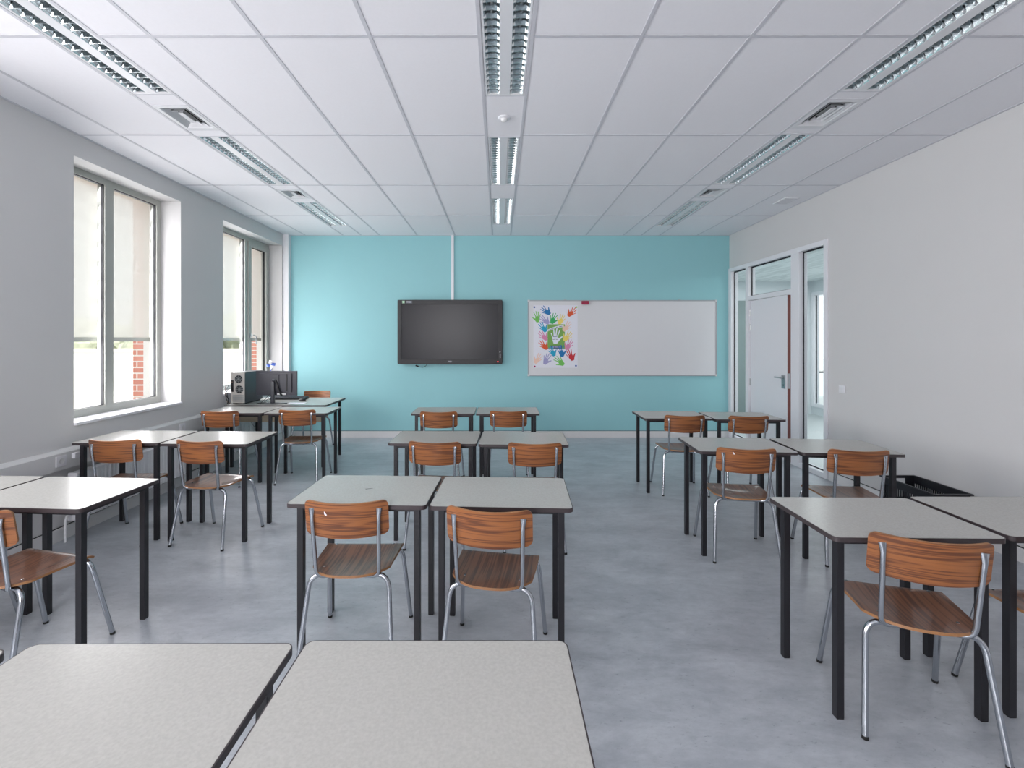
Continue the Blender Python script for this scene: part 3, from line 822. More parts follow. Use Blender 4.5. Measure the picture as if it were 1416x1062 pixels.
CHAIRS = {
    'M2L': (-0.717, 2.301, 0.2), 'M2R': (-0.016, 2.198, -9.6), 'M3L': (-0.461, 3.511, -5.0), 'M3R': (0.265, 3.474, -1.7),
    'M4L': (-0.629, 4.891, -0.8), 'M4R': (0.097, 4.931, -0.2), 'D2L': (1.690, 1.895, -16.6), 'D2R': (2.310, 1.850, -3.0),
    'D3L': (1.735, 3.312, -7.3), 'D3R': (2.473, 3.263, -6.4), 'D4L': (1.854, 4.663, -4.3), 'D4R': (2.460, 4.626, -1.7),
    'W3R': (-2.211, 3.551, -8.9), 'W3L': (-2.897, 3.581, 1.4), 'W2R': (-2.295, 2.204, -11.5), 'W2L': (-2.908, 2.308, 0),
    'W4L': (-2.941, 4.927, 1.5), 'W4R': (-2.168, 5.013, 1.9), 'T': (-2.655, 6.405, 180)}
cp = None; chipped = []
for key, (x, y, a) in CHAIRS.items():
    if cp is None: cp = o = make_chair()
    else: o = copy_tree(cp)
    o.location = (x, y, 0); o.rotation_euler = (0, 0, math.radians(a))
    if key == 'T': lab = 'teak school chair facing the room behind the computer table'
    else:
        c, r, h = key[0], int(key[1]), key[2]
        pre = {'M2L': 'white-chipped teak chair at the %s desk, %s, %s', 'D2L': 'askew teak chair at the %s desk, %s, %s', 'D3L': 'white-chipped teak chair at the %s desk, %s, %s'}.get(key, 'teak school chair at the %s desk, %s, %s')
        lab = pre % (HALF[h], ROWN[r], COLUMN[c])
    tag(o, lab, 'chair', 'teak school chairs')
    if key in ('M2L', 'D3L'): chipped.append((key, o))
for key, o in chipped:                              # chipped veneer on the backrest
    b = MB(); X, Z = (-0.085, 0.745) if key == 'M2L' else (-0.095, 0.765)
    yv = -0.176 - 0.052 * (1 - (X / 0.191) ** 2) + 0.14 * (0.79 - Z) - 0.0110
    b.flat([(X - 0.006, yv + .0005, Z + 0.010), (X + 0.001, yv, Z + 0.008), (X + 0.002, yv, Z), (X + 0.008, yv - .0006, Z - 0.006), (X + 0.001, yv, Z - 0.010), (X - 0.005, yv + .0005, Z - 0.002)])
    tag(b.build('veneer_chip', M['paper'], o), 'small white chip in the veneer')

# ------------------------------------------------------------------ wall display
TY = YB - 0.10
root = empty('wall_display', (-0.767, YB, 1.162)); ox, oz = -0.767, 1.162
hw, hh = 0.817, 1.0; f0 = TY - YB
b = MB(); b.prism([(p[0], p[1] + hh / 2) for p in rrect(2 * hw, hh, 0.025)], 'y', f0, f0 + 0.06)
b.box(-0.5, 0.5, f0 + 0.06, -0.0, 0.2, 0.8)
b.build('casing', M['black'], root)
sx0, sx1, sz0, sz1 = -0.757, 0.745, 0.075, 0.932
b = MB()                                            # raised bezel
for q in ((-hw + 0.004, sx0, 0.004, hh - 0.004), (sx1, hw - 0.004, 0.004, hh - 0.004), (sx0, sx1, sz1, hh - 0.004), (sx0, sx1, 0.004, sz0)): b.box(q[0], q[1], f0 - 0.014, f0, q[2], q[3])
b.build('bezel', M['black'], root, bevel=0.003)
b = MB(); b.box(sx0, sx1, f0 - 0.004, f0 - 0.0005, sz0, sz1); b.build('screen', M['screen'], root)
b = MB(); b.lathe([(0, 0.004), (0.006, 0.004), (0.009, 0)], 14, Matrix.Translation((0.745, f0 - 0.014, 0.038)) @ Matrix.Rotation(PI / 2, 4, 'X')); b.build('power_light', M['led'], root)
def glyphs(b, x0, x1, z0, z1, y, n, seed):
    """a row of small letter-like marks"""
    r = random.Random(seed); w = (x1 - x0) / n; t = w * 0.2
    for k in range(n):
        a = x0 + k * w + w * 0.1; c = a + w * 0.72
        kind = r.randrange(4)
        def q(p0, p1, p2, p3): b.flat([(p0, y, p2), (p1, y, p2), (p1, y, p3), (p0, y, p3)])
        q(a, a + t, z0, z1)
        if kind != 1: q(a, c, z1 - t, z1)
        if kind in (0, 2): q(a, c, (z0 + z1 - t) / 2, (z0 + z1 + t) / 2)
        if kind in (0, 3): q(c - t, c, z0, z1)
        if kind != 2: q(a, c, z0, z0 + t)
fy = f0 - 0.0146
b = MB(); glyphs(b, -0.03, 0.038, 0.030, 0.052, fy, 5, 2); b.build('maker_logo', ink((210, 210, 220)), root)
b = MB(); b.flat([(-0.68, fy + .0002, 0.945), (-0.585, fy + .0002, 0.945), (-0.585, fy + .0002, 0.985), (-0.68, fy + .0002, 0.985)]); st = b.build('corner_sticker', ink((96, 98, 106)), root)
b = MB(); glyphs(b, -0.678, -0.598, 0.953, 0.98, fy, 5, 5); b.build('sticker_print', ink((214, 214, 224)), st)
b = MB()
for q in ((0.972, 0.984), (0.946, 0.958)): b.flat([(-0.742, fy, q[0]), (-0.702, fy, q[0]), (-0.702, fy, q[1]), (-0.742, fy, q[1])])
b.flat([(-0.735, fy, 0.958), (-0.709, fy, 0.958), (-0.716, fy, 0.965), (-0.709, fy, 0.972), (-0.735, fy, 0.972), (-0.728, fy, 0.965)])
b.build('green_badge', ink((178, 214, 182)), root)
b = MB(); b.flat([(0.772, fy, 0.205), (0.79, fy, 0.19), (0.772, fy, 0.178)])
for k in range(5): b.flat([(0.774, fy, 0.10 + .014 * k), (0.787, fy, 0.10 + .014 * k), (0.787, fy, 0.109 + .014 * k), (0.774, fy, 0.109 + .014 * k)])
b.build('side_logo', ink((206, 206, 214)), root)
b = MB(); cy = -0.045
b.tube([(-0.36, cy, 0.03), (-0.37, cy, -0.01), (-0.39, cy, -0.035), (-0.43, cy, -0.054), (-0.475, cy, -0.05), (-0.505, cy, -0.04)], 0.0035, 8)
b.tube([(-0.500, cy, -0.042), (-0.545, cy, -0.024)], 0.010, 8)
b.build('dangling_cable', M['black'], root)
tag(root, 'large black flat screen display mounted on the teal wall', 'display')

# ------------------------------------------------------------------ whiteboard, poster, magnets, eraser
WX0, WX1, WZ0, WZ1 = 0.450, 3.425, 0.970, 2.165
root = empty('whiteboard', ((WX0 + WX1) / 2, YB, WZ0)); cx = (WX0 + WX1) / 2; w = (WX1 - WX0) / 2; h = WZ1 - WZ0
b = MB(); b.box(-w + 0.01, w - 0.01, -0.016, 0, 0.01, h - 0.01); b.build('board_surface', M['board'], root)
b = MB()
for q in ((-w, -w + 0.016, 0, h), (w - 0.016, w, 0, h), (-w + 0.016, w - 0.016, 0, 0.016), (-w + 0.016, w - 0.016, h - 0.016, h)): b.box(q[0], q[1], -0.024, 0, q[2], q[3])
b.build('board_frame', M['boardframe'], root)
for sx in (-1, 1):
    for z in (0, h):
        b = MB(); z0 = z - 0.004 if z == 0 else z - 0.028
        b.box(min(sx * (w + 0.003), sx * (w - 0.028)), max(sx * (w + 0.003), sx * (w - 0.028)), -0.027, 0, z0, z0 + 0.032); b.build('corner_cap', M['trunk'], root, bevel=0.004)
for xx in (-0.9, 0.05, 0.9):
    b = MB(); b.box(xx - 0.02, xx + 0.02, -0.02, 0, h, h + 0.008); b.build('mounting_clip', M['steel'], root)
tag(root, 'long white magnetic board on the teal wall beside the display', 'whiteboard')

BY = YB - 0.0165                                    # board face
# poster frame of reference: u,v in millimetres-like print units from the upper left corner of the sheet
PX0, PZT, PW, PH = 0.538, 2.085, 0.695, 0.985
U = PW / 1080.0; V = PH / 1570.0
root = empty('poster', (PX0 + PW / 2, BY, PZT - PH))
b = MB()
b.box(-PW / 2, PW / 2, -0.0015, 0, 0, PH)
b.build('sheet', M['paper'], root)
layer = [0]
def put(b, pts):
    y = -0.0017 - 0.00004 * layer[0]
    b.flat([((u - 540) * U, y, PH - v * V) for u, v in pts])
def hand_pts(cu, cv, ang, s, mirror=1):
    """outline of a spread hand print, fingers towards ang (degrees, counter-clockwise from right)"""
    fing = [(-56, 12, 26, 112, 10), (-32, 46, 10, 158, 11), (-2, 54, -2, 176, 11), (28, 48, -16, 162, 11)]  # base x, base y, lean, tip length, half width
    P = [(-30, -100), (-56, -30)]
    for bx, by, lean, ln, hw_ in fing:
        a = math.radians(90 + lean); tx, ty = bx + ln * 0.72 * math.cos(a), by + ln * 0.72 * math.sin(a)
        px, py = math.sin(a) * hw_, -math.cos(a) * hw_
        P += [(bx - px, by - py), (tx - px * .8, ty - py * .8), (tx + math.cos(a) * 12, ty + math.sin(a) * 12), (tx + px * .8, ty + py * .8), (bx + px, by + py)]
    P += [(50, 4), (104, 46), (120, 48), (120, 36), (66, -40), (34, -100)]
    a = math.radians(ang - 90); out = []
    for x, y in P:
        x *= mirror * s; y *= s
        out.append((cu + x * math.cos(a) - y * math.sin(a), cv - (x * math.sin(a) + y * math.cos(a))))
    return out
BL, OR, LG, LV, GR, YE, CY_, PE, PK, RD = (10, 112, 172), (218, 84, 40), (112, 190, 86), (158, 156, 198), (46, 166, 92), (230, 208, 104), (14, 156, 192), (232, 196, 178), (214, 134, 172), (196, 36, 48)
b = MB()
put(b, [(345, 478), (770, 478), (770, 1090), (345, 1090)]); g0 = b.build('green_panel', ink((116, 164, 80)), root)
layer[0] = 4
b = MB(); A = []
for k in range(13):
    t = k / 12; A.append((345 + 370 * t, 640 - 110 * math.sin(t * PI / 2)))
put_lo = [(u, v + 22) for u, v in A]; put(b, [(u, v - 26) for u, v in A] + put_lo[::-1]); b.build('arc_banner', ink((222, 224, 234)), root)
layer[0] = 8
b = MB()                                            # tiny lettering along the arc and on the palm
def word(u0, u1, v, hgt, n, seed, arcd=False):
    r = random.Random(seed); w_ = (u1 - u0) / n
    for k in range(n):
        a = u0 + k * w_; vv = v
        if arcd:
            t = (a - 345) / 370; vv = 640 - 110 * math.sin(t * PI / 2)
        hh_ = hgt * r.uniform(.6, 1.0)
        put(b, [(a, vv - hh_ / 2), (a + w_ * .72, vv - hh_ / 2), (a + w_ * .72, vv + hgt / 2), (a, vv + hgt / 2)])
for (a, c, n) in ((362, 452, 7), (468, 522, 4), (556, 590, 2), (632, 705, 5)): word(a, c, 0, 20, n, a, True)
word(478, 588, 790, 18, 8, 5); word(510, 550, 826, 16, 3, 6); word(474, 540, 858, 16, 5, 7); word(552, 590, 858, 16, 3, 8)
b.build('small_print', ink((70, 72, 104)), root)
layer[0] = 5
b = MB(); put(b, hand_pts(545, 830, 84, 1.35, 1)); b.build('white_hand_print', ink((226, 230, 240)), root)
layer[0] = 6
b = MB(); put(b, [(420, 1012), (700, 1012), (700, 1086), (420, 1086)]); b.build('logo_panel', ink((26, 66, 110)), root)
layer[0] = 9
b = MB()
word(448, 500, 1050, 34, 3, 11); word(512, 600, 1048, 26, 6, 12); word(612, 668, 1048, 24, 4, 13); b.build('logo_print', ink((196, 190, 220)), root)
HANDS = [(330, 165, 140, BL, 1, 1), (915, 200, 50, OR, 1, -1), (95, 330, 100, LG, 1, -1), (300, 400, 140, LV, 1, 1), (475, 370, 68, GR, 1, 1), (665, 390, 70, YE, .95, -1),
         (250, 585, 122, CY_, 1, 1), (790, 570, 55, PE, 1, -1), (265, 800, 130, PK, 1, 1), (810, 815, 55, YE, 1, -1), (270, 1030, 130, OR, 1, 1), (845, 1030, 62, PK, 1, -1),
         (475, 1190, 112, CY_, .95, 1), (690, 1190, 95, BL, 1.05, 1), (925, 1290, 112, RD, 1.05, 1), (90, 1375, 58, PE, 1, -1), (310, 1385, 66, LV, 1.05, 1), (665, 1430, 140, LG, 1.05, -1)]
for k, (u, v, a, c, s, mir) in enumerate(HANDS):
    layer[0] = 10 + k; b = MB(); put(b, hand_pts(u, v, a, s, mir)); b.build('hand_print', ink(c), root)
tag(root, 'white poster of colourful hand prints pinned on the whiteboard', 'poster')
for nm, u, v, c in (('blue magnet at the upper corner of the poster near the display', 22, 52, (24, 76, 150)), ('pale green magnet at the poster corner under the pink eraser', 1052, 50, (150, 214, 70)),
                    ('dark pink magnet at the lower poster corner near the display', 32, 1538, (160, 40, 92)), ('blue magnet at the lower poster corner away from the display', 1040, 1520, (18, 84, 160))):
    b = MB(); x, z = PX0 + u * U, PZT - v * V
    b.lathe([(0, 0.011), (0.011, 0.010), (0.014, 0.006), (0.014, 0), (0, 0)], 18, Matrix.Rotation(PI / 2, 4, 'X'))
    o = b.build('magnet', ink(c)); o.location = (x, BY - 0.0022, z); tag(o, nm, 'magnet', 'round magnets holding the poster')
root = empty('whiteboard_eraser', (1.349, BY, 2.095))
b = MB(); b.box(-0.057, 0.057, -0.034, -0.012, 0, 0.056); b.build('eraser_handle', M['pink'], root, bevel=0.006)
b = MB(); b.box(-0.055, 0.055, -0.012, 0, 0.002, 0.054); b.build('felt_pad', M['black'], root)
tag(root, 'magenta eraser stuck to the top edge of the whiteboard', 'eraser')

# ------------------------------------------------------------------ computer table and equipment
TX0, TX1, TY0, TY1 = -3.30, -2.076, 5.400, 6.115
root = empty('computer_table', ((TX0 + TX1) / 2, (TY0 + TY1) / 2, 0)); w, d = TX1 - TX0, TY1 - TY0
b = MB(); b.prism(rrect(w - 0.006, d - 0.006, 0.022), 'z', DESK_H - 0.021, DESK_H); top = b.build('tabletop', M['lam'], root)
b = MB(); o_ = rrect(w, d, 0.025); i_ = rrect(w - 0.0062, d - 0.0062, 0.0222); n = len(o_)
V4 = [[b.bm.verts.new((p[0], p[1], z)) for p in ring] for ring in (o_, i_) for z in (DESK_H - 0.022, DESK_H - 0.0006)]
for k in range(n):
    j = (k + 1) % n
    b.face([V4[0][k], V4[0][j], V4[1][j], V4[1][k]], True); b.face([V4[1][k], V4[1][j], V4[3][j], V4[3][k]]); b.face([V4[2][k], V4[2][j], V4[0][j], V4[0][k]])
b.build('edge_band', M['edge'], top)
lx, ly = w / 2 - 0.06, d / 2 - 0.07
for sx, sy in ((-1, 1), (1, 1), (-1, -1), (1, -1)):
    b = MB(); b.box(sx * lx - 0.016, sx * lx + 0.016, sy * ly - 0.016, sy * ly + 0.016, 0, DESK_H - 0.022); b.build('leg', M['legblack'], root, bevel=0.0025)
b = MB(); b.box(-lx + 0.016, lx - 0.016, -ly - 0.011, -ly + 0.011, DESK_H - 0.05, DESK_H - 0.022); b.box(-lx + 0.016, lx - 0.016, ly - 0.011, ly + 0.011, DESK_H - 0.05, DESK_H - 0.022); b.build('under_frame', M['legblack'], root)
b = MB(); b.box(-lx + 0.016, lx - 0.016, -0.20, -0.185, DESK_H - 0.23, DESK_H - 0.022); b.build('modesty_panel', M['beige'], root)
b = MB(); b.tube([(-0.36, -0.21, 0.53), (-0.32, -0.21, 0.47), (-0.28, -0.21, 0.53)], 0.0025, 6); b.build('wire_hook', M['black'], root)
tag(root, 'long grey-topped table carrying the computer near the teal wall', 'table')

ZD = DESK_H
root = empty('computer_tower', (-3.183, 5.70, ZD))    # back panel faces the room
b = MB(); W2, D2, H2 = 0.086, 0.205, 0.385
b.box(-W2, W2, -D2 + 0.004, D2, 0.012, H2)
b.build('case', M['pcdark'], root, bevel=0.004)
b = MB(); b.box(-W2 + 0.003, W2 - 0.003, -D2, -D2 + 0.004, 0.014, H2 - 0.002); bp_ = b.build('rear_panel', M['pcgrey'], root)
for fx, fz in ((0.012, 0.305), (0.02, 0.18)):
    b = MB(); mtx = Matrix.Translation((fx, -D2 - 0.001, fz)) @ Matrix.Rotation(PI / 2, 4, 'X')
    b.lathe([(0.012, 0.0), (0.046, 0.0), (0.046, 0.001), (0.012, 0.001)], 24, mtx); ff = b.build('fan_opening', M['black'], bp_)
    b = MB()
    for k in range(8):
        a = k * PI / 4
        mt = Matrix.Translation((fx, -D2 - 0.003, fz)) @ Matrix.Rotation(a, 4, 'Y')
        b.box(0.010, 0.048, -0.001, 0.001, -0.0028, 0.0028, mt)
    for rr in (0.030, 0.047):
        b.tube(arc((fx, -D2 - 0.003, fz), rr, 0, 360, 24, 'xz'), 0.0018, 6)
    b.lathe([(0, 0.001), (0.013, 0.001), (0.013, -0.001)], 16, Matrix.Translation((fx, -D2 - 0.003, fz)) @ Matrix.Rotation(PI / 2, 4, 'X'))
    b.build('fan_grille', M['steel'], ff)
b = MB(); b.box(-0.078, -0.050, -D2 - 0.004, -D2, 0.15, 0.29); b.build('port_block', M['black'], bp_)
b = MB(); 
for k in range(4): b.box(-0.06, 0.07, -D2 - 0.002, -D2, 0.03 + k * 0.022, 0.045 + k * 0.022)
b.build('slot_cover', M['steel'], bp_)
for sx in (-1, 1):
    b = MB(); b.box(sx * 0.06 - 0.015, sx * 0.06 + 0.015, -D2 + 0.03, D2 - 0.03, 0, 0.013); b.build('foot', M['rubber'], root)
b = MB()
b.tube([(-0.064, -D2 - 0.004, 0.27), (-0.085, -D2 - 0.05, 0.275), (-0.115, -D2 - 0.055, 0.22), (-0.128, -D2 - 0.04, 0.12), (-0.115, -D2 - 0.02, 0.03), (-0.10, -D2 + 0.02, 0.006)], 0.004, 8)
b.build('cable', ink((176, 150, 140)), root)
for k, (z, dx) in enumerate(((0.24, 0.010), (0.20, -0.012), (0.17, 0.02))):
    b = MB(); b.tube([(-0.064, -D2 - 0.004, z), (-0.09, -D2 - 0.04, z - 0.01), (-0.118 + dx * .4, -D2 - 0.045, z - 0.07), (-0.108 + dx, -D2 - 0.03, 0.06), (-0.104 - dx, -D2 - 0.01, 0.006)], 0.0035, 8)
    b.build('cable', M['black'], root)
tag(root, 'dark computer tower with its fan grilles facing the desks', 'computer')

root = empty('monitor', (-2.746, 5.560, ZD), math.radians(-4))   # seen from behind
b = MB(); mw, z0, z1 = 0.262, 0.096, 0.400
b.box(-mw, mw, 0.0, 0.018, z0, z1); b.box(-mw + 0.045, mw - 0.06, -0.014, 0.0, z0 + 0.045, z1 - 0.03); b.build('housing', M['mondark'], root, bevel=0.004)
b = MB(); b.box(-mw + 0.01, mw - 0.01, 0.0182, 0.0192, z0 + 0.015, z1 - 0.01); b.build('screen', M['screen'], root)
b = MB(); b.box(-0.065, 0.045, -0.024, -0.014, z0 + 0.09, z1 - 0.045); b.build('mount_plate', M['mondark'], root, bevel=0.003)
b = MB(); b.box(0.130, 0.150, -0.0165, -0.014, z0 + 0.06, z1 - 0.035); b.build('vent_strip', M['black'], root)
b = MB(); b.box(0.02, 0.13, -0.0165, -0.013, z0 + 0.012, z0 + 0.03); b.build('socket_strip', M['trunk'], root)
b = MB(); b.prism([(-0.045, 0.008), (-0.02, 0.008), (-0.02, 0.27), (-0.045, 0.27)], 'x', -0.048, -0.004)
b.tube([(-0.026, -0.03, 0.27), (-0.02, -0.035, 0.29), (0.0, -0.03, 0.29), (0.01, -0.02, 0.27)], 0.014, 10)
b.build('stand', M['pcdark'], root, bevel=0.003)
b = MB(); b.tube([(0.005, -0.03, 0.285), (0.03, -0.035, 0.24), (0.05, -0.035, 0.16), (0.075, -0.025, 0.11), (0.085, -0.015, 0.10)], 0.011, 8); b.build('cable', M['black'], root)
b = MB(); b.prism([(-0.15, -0.10), (0.03, -0.11), (0.15, -0.02), (0.12, 0.04), (-0.08, 0.03)], 'z', 0.0, 0.009); b.build('base', M['pcdark'], root, bevel=0.002)
b = MB()
for k in range(3):
    b.tube([(-0.03 - .02 * k, -0.02, z0 + 0.02), (-0.05 - .03 * k, -0.05, 0.06), (-0.09 - .03 * k, -0.06, 0.02), (-0.15 - .03 * k, -0.07, 0.006), (-0.20, -0.09 + .02 * k, 0.005)], 0.003, 6)
b.build('cable', M['black'], root)
tag(root, 'black flat monitor seen from behind on the computer table', 'monitor')

root = empty('keyboard', (-2.775, 5.965, ZD), math.radians(2))
b = MB(); b.prism([(-0.07, 0.0), (0.07, 0.0), (0.07, 0.026), (-0.07, 0.014)], 'x', -0.23, 0.23); b.build('keyboard_body', M['black'], root, bevel=0.002)
b = MB()
for r_ in range(5):
    for c_ in range(15):
        zk = 0.014 + 0.012 * ((r_ * 0.026 + 0.015) / 0.14)
        b.box(-0.22 + c_ * 0.0295, -0.195 + c_ * 0.0295, -0.062 + r_ * 0.026, -0.040 + r_ * 0.026, zk - 0.002, zk + 0.008)
b.build('keys', M['mondark'], root)
tag(root, 'dark keyboard lying behind the monitor', 'keyboard')
b = MB(); mt = Matrix.Translation((0, 0, 0)); res = bmesh.ops.create_uvsphere(b.bm, u_segments=20, v_segments=12, radius=1)
for v in res['verts']: v.co = Vector((v.co.x * 0.031, v.co.y * 0.052, max(0, v.co.z) * 0.032))
for f_ in b.bm.faces: f_.smooth = True
o = b.build('computer_mouse', M['black']); o.location = (-2.53, 5.80, ZD); o.rotation_euler = (0, 0, 1.2); tag(o, 'small black mouse on the computer table beside the keyboard', 'mouse')
b = MB(); b.prism(rrect(0.20, 0.11, 0.01), 'z', 0, 0.002); o = b.build('paper_sheet', M['paper']); o.location = (-2.50, 5.57, ZD); o.rotation_euler = (0, 0, 0.1); tag(o, 'white sheet lying flat on the computer table front', 'paper')
root = empty('pinwheel', (-3.062, 6.055, ZD))
b = MB(); b.tube([(0, 0, 0.006), (0, 0, 0.43)], 0.006, 8); b.build('stick', M['blueplastic'], root)
b = MB()
for k in range(4):
    mt = Matrix.Translation((0.004, -0.012, 0.445)) @ Matrix.Rotation(k * PI / 2 + 0.4, 4, 'Y')
    P = [mt @ Vector(p) for p in ((0, 0, 0), (0.058, -0.004, 0.010), (0.05, 0.006, 0.046), (0.012, -0.008, 0.040))]
    b.mi = k % 2; b.flat(P)
    b.flat([p + Vector((0, 0.0015, 0)) for p in P][::-1])
b.build('vanes', [M['blueplastic'], M['white']], root)
b = MB(); b.lathe([(0, 0), (0.05, 0), (0.05, 0.006), (0.012, 0.012), (0, 0.012)], 18); b.build('base', M['white'], root)
tag(root, 'small blue and white pinwheel rising behind the monitor', 'toy')

# ------------------------------------------------------------------ radiators, sockets, switch, crate
def radiator(y0, y1, z0, z1, label):
    root = empty('radiator', (XL + 0.002, (y0 + y1) / 2, z0)); hl = (y1 - y0) / 2; h = z1 - z0; xf = 0.105
    b = MB(); n = int(2 * hl / 0.04); prof = [(0.045, -hl)]
    for k in range(n):
        ya = -hl + 2 * hl * k / n; s = 2 * hl / n
        prof += [(xf - 0.008, ya + s * .1), (xf, ya + s * .3), (xf, ya + s * .7), (xf - 0.008, ya + s * .9)]
    prof += [(0.045, hl)]
    b.prism(prof, 'z', 0, h); b.build('radiator_panel', M['whitem'], root, sharp=25)
    b = MB(); b.box(0.036, xf + 0.003, -hl - 0.004, hl + 0.004, h, h + 0.012); b.box(0.036, xf + 0.003, -hl - 0.006, -hl, 0, h); b.box(0.036, xf + 0.003, hl, hl + 0.006, 0, h); b.build('radiator_cover', M['white'], root)
    for yy in (-hl + 0.1, hl - 0.1):
        b = MB(); b.box(0.0, 0.045, yy - 0.02, yy + 0.02, 0.04, h - 0.04); b.build('wall_bracket', M['whitem'], root)
    b = MB(); b.tube([(0.07, -hl - 0.004, 0.05), (0.07, -hl - 0.05, 0.05), (0.07, -hl - 0.06, 0.02), (0.07, -hl - 0.06, -z0 + 0.001)], 0.009, 10); b.build('pipe', M['whitem'], root)
    tag(root, label, 'radiator', 'panel radiators under the windows')
radiator(3.50, 4.72, 0.145, 0.500, 'white panel radiator under the larger nearer window')
radiator(5.60, 6.85, 0.145, 0.500, 'white panel radiator behind the computer table')
def socket(y, z, label):
    root = empty('wall_socket', (XL + 0.055, y, z))
    b = MB(); b.box(0, 0.008, -0.04, 0.04, -0.04, 0.04); b.build('socket_plate', M['white'], root, bevel=0.003)
    b = MB(); b.lathe([(0.0, -0.001), (0.019, -0.001), (0.0215, 0.0035), (0.019, 0.002), (0, 0.0015)], 20, Matrix.Translation((0.008, 0, 0)) @ Matrix.Rotation(PI / 2, 4, 'Y')); b.build('socket_well', M['trunk'], root)
    tag(root, label, 'socket', 'sockets in the trunking')
socket(3.42, 0.625, 'white power socket in the trunking below the near window edge')
socket(4.73, 0.625, 'white power socket in the trunking near the far end of the radiator')
root = empty('power_plug', (XL + 0.063, 3.52, 0.645))
b = MB(); b.box(0, 0.03, -0.024, 0.024, -0.022, 0.022); b.build('plug_body', M['white'], root, bevel=0.005)
tag(root, 'white plug block beside the socket in the trunking', 'plug')
root = empty('light_switch', (XR, 4.776, 1.02))
b = MB(); b.box(-0.010, 0, -0.041, 0.041, -0.041, 0.041); b.build('switch_plate', M['white'], root, bevel=0.003)
b = MB(); b.box(-0.0145, -0.010, -0.028, 0.028, -0.028, 0.028); b.build('rocker', M['white'], root, bevel=0.002)
tag(root, 'white light switch on the side wall next to the door glazing', 'light switch')

root = empty('storage_crate', (3.462, 3.684, 0))
cw_, cl_, ch = 0.138, 0.235, 0.366
b = MB(); b.box(-cw_ + .01, cw_ - .01, -cl_ + .01, cl_ - .01, 0, 0.008); b.build('crate_bottom', M['crate'], root)
b = MB()
def side(b, x0, x1, y0, y1, n):
    """slotted wall: solid bands with upright bars between them"""
    b.box(x0, x1, y0, y1, 0.0, 0.03); b.box(x0, x1, y0, y1, 0.165, 0.185); b.box(x0, x1, y0, y1, 0.30, ch)
    along_y = (y1 - y0) > (x1 - x0)
    for k in range(n + 1):
        if along_y:
            y = y0 + 0.004 + (y1 - y0 - 0.008) * k / n; b.box(x0, x1, y - 0.004, y + 0.004, 0.03, 0.165); b.box(x0, x1, y - 0.004, y + 0.004, 0.185, 0.30)
        else:
            x = x0 + 0.004 + (x1 - x0 - 0.008) * k / n; b.box(x - 0.004, x + 0.004, y0, y1, 0.03, 0.165); b.box(x - 0.004, x + 0.004, y0, y1, 0.185, 0.30)
side(b, -cw_, -cw_ + 0.005, -cl_, cl_, 24); b.build('crate_side', M['crate'], root); b = MB(); side(b, cw_ - 0.005, cw_, -cl_, cl_, 24); b.build('crate_side', M['crate'], root)
b = MB()
for y0 in (-cl_, cl_ - 0.005):                      # ends with a hand hole
    b = MB()
    for (x0, x1, z0_, z1_) in ((-cw_, cw_, 0, 0.03), (-cw_, cw_, 0.165, 0.185), (-cw_, cw_, 0.27, 0.29), (-cw_, -0.06, 0.29, ch), (0.06, cw_, 0.29, ch), (-0.06, 0.06, 0.345, ch)): b.box(x0, x1, y0, y0 + 0.005, z0_, z1_)
    for k in range(13):
        x = -cw_ + 0.004 + (2 * cw_ - 0.008) * k / 12; b.box(x - 0.004, x + 0.004, y0, y0 + 0.005, 0.03, 0.165); b.box(x - 0.004, x + 0.004, y0, y0 + 0.005, 0.185, 0.27)
    b.build('crate_end', M['crate'], root)
b = MB(); t = 0.014
for q in ((-cw_ - t, -cw_, -cl_ - t, cl_ + t), (cw_, cw_ + t, -cl_ - t, cl_ + t), (-cw_, cw_, -cl_ - t, -cl_), (-cw_, cw_, cl_, cl_ + t)): b.box(q[0], q[1], q[2], q[3], ch - 0.012, ch)
b.build('crate_rim', M['crate'], root, bevel=0.002)
tag(root, 'black slotted plastic crate on the floor against the side wall', 'crate')

# ------------------------------------------------------------------ light
def area(name, loc, rot, sx, sy, power, col):
    l = bpy.data.lights.new(name, 'AREA'); l.shape = 'RECTANGLE'; l.size = sx; l.size_y = sy; l.energy = power; l.color = col
    o = bpy.data.objects.new(name, l); COL.objects.link(o); o.location = loc; o.rotation_euler = rot
    return o
DAY = (1.0, 0.963, 0.99)
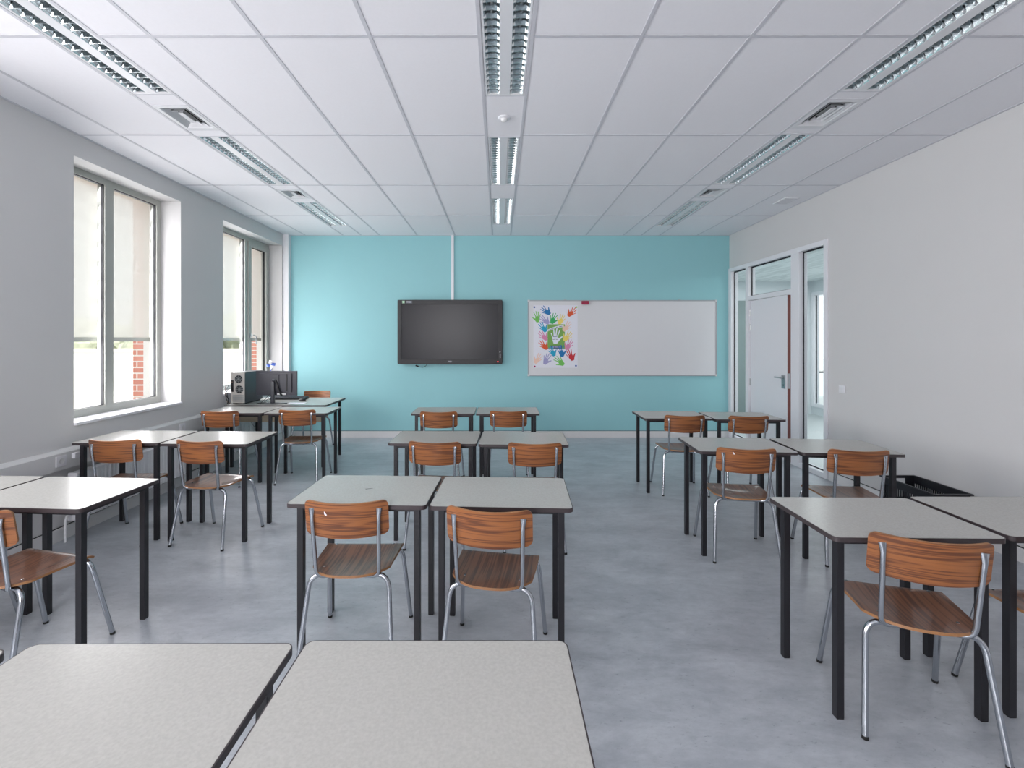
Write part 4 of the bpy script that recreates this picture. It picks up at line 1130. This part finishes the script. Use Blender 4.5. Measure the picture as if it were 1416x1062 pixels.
# daylight just outside each pane: bright yard light rises from below the blind, sky light falls through the blind
for i, (y0, y1, ym, cs) in enumerate(WIN):
    y1 -= (0, 0, 0, 0.35)[i]; wdt = y1 - y0 - 0.14; yc = (y0 + y1) / 2
    low, high = ((12.0, 9.0), (8.5, 6.0), (7.6, 4.0), (12.0, 4.6))[i]; up = (26, 26, 12, -22)[i]
    n, za, zb = 3, Z0 + 0.07, 1.52
    h = (zb - za) / n
    for k in range(n): area('daylight_below_blind', (XF - 0.088, yc, za + h * (k + .5)), (0, -PI / 2 - math.radians(up), 0), h, wdt, low * PI * h * wdt, DAY)
    n, za, zb = 8, 1.58, Z1 - 0.06
    h = (zb - za) / n
    for k in range(n): area('daylight_through_blind', (XF - 0.083, yc, za + h * (k + .5)), (0, -PI / 2 + math.radians(26), 0), h * 0.95, wdt, high * PI * h * wdt, DAY)
h, wdt = Z1 - Z0 - 0.15, FILL_WX[1] - FILL_WX[0] - 0.14
area('fill_light_rear_window', ((FILL_WX[0] + FILL_WX[1]) / 2, YR - 0.207 - 0.06, (Z0 + Z1) / 2), (PI / 2, 0, 0), wdt, h, 12.0 * PI * h * wdt, DAY)  # fill light entering by the added rear window
area('corridor_fill_light', (5.2, 6.5, 2.70), (0, 0, 0), 2.0, 4.0, 85, (0.95, 1.0, 1.0))  # lamp added under the corridor ceiling to brighten the corridor
sun = bpy.data.lights.new('sun', 'SUN'); sun.energy = 4.5; sun.angle = 0.02; sun.color = (1, 0.97, 0.92)
so = bpy.data.objects.new('sun', sun); COL.objects.link(so)
so.rotation_euler = Vector((-0.55, 0.62, -0.62)).to_track_quat('-Z', 'Y').to_euler()

w = bpy.data.worlds.new('overcast_sky'); scene.world = w; w.use_nodes = True
bg = w.node_tree.nodes['Background']; bg.inputs['Color'].default_value = (0.96, 0.98, 1.0, 1); bg.inputs['Strength'].default_value = 1.2

# ------------------------------------------------------------------ camera and view
cam = bpy.data.cameras.new('camera'); co = bpy.data.objects.new('camera', cam); COL.objects.link(co)
co.location = (0, 0, EYE); co.rotation_euler = (PI / 2, 0, 0)
cam.sensor_width = 36.0; cam.sensor_fit = 'HORIZONTAL'; cam.lens = 624.3 / 1416 * 36
cam.shift_x = (708 - 690.4) / 1416; cam.shift_y = -(531 - 469.2) / 1416
cam.clip_start = 0.05; cam.clip_end = 300
scene.camera = co
vs = scene.view_settings
vs.view_transform = 'Standard'; vs.look = 'None'; vs.gamma = 1.0; vs.use_curve_mapping = False; vs.exposure = 0.40
cy_ = scene.cycles
cy_.use_denoising = True; cy_.max_bounces = 10; cy_.diffuse_bounces = 6; cy_.glossy_bounces = 4; cy_.transparent_max_bounces = 16
cy_.sample_clamp_indirect = 4.0; cy_.caustics_reflective = False; cy_.caustics_refractive = False
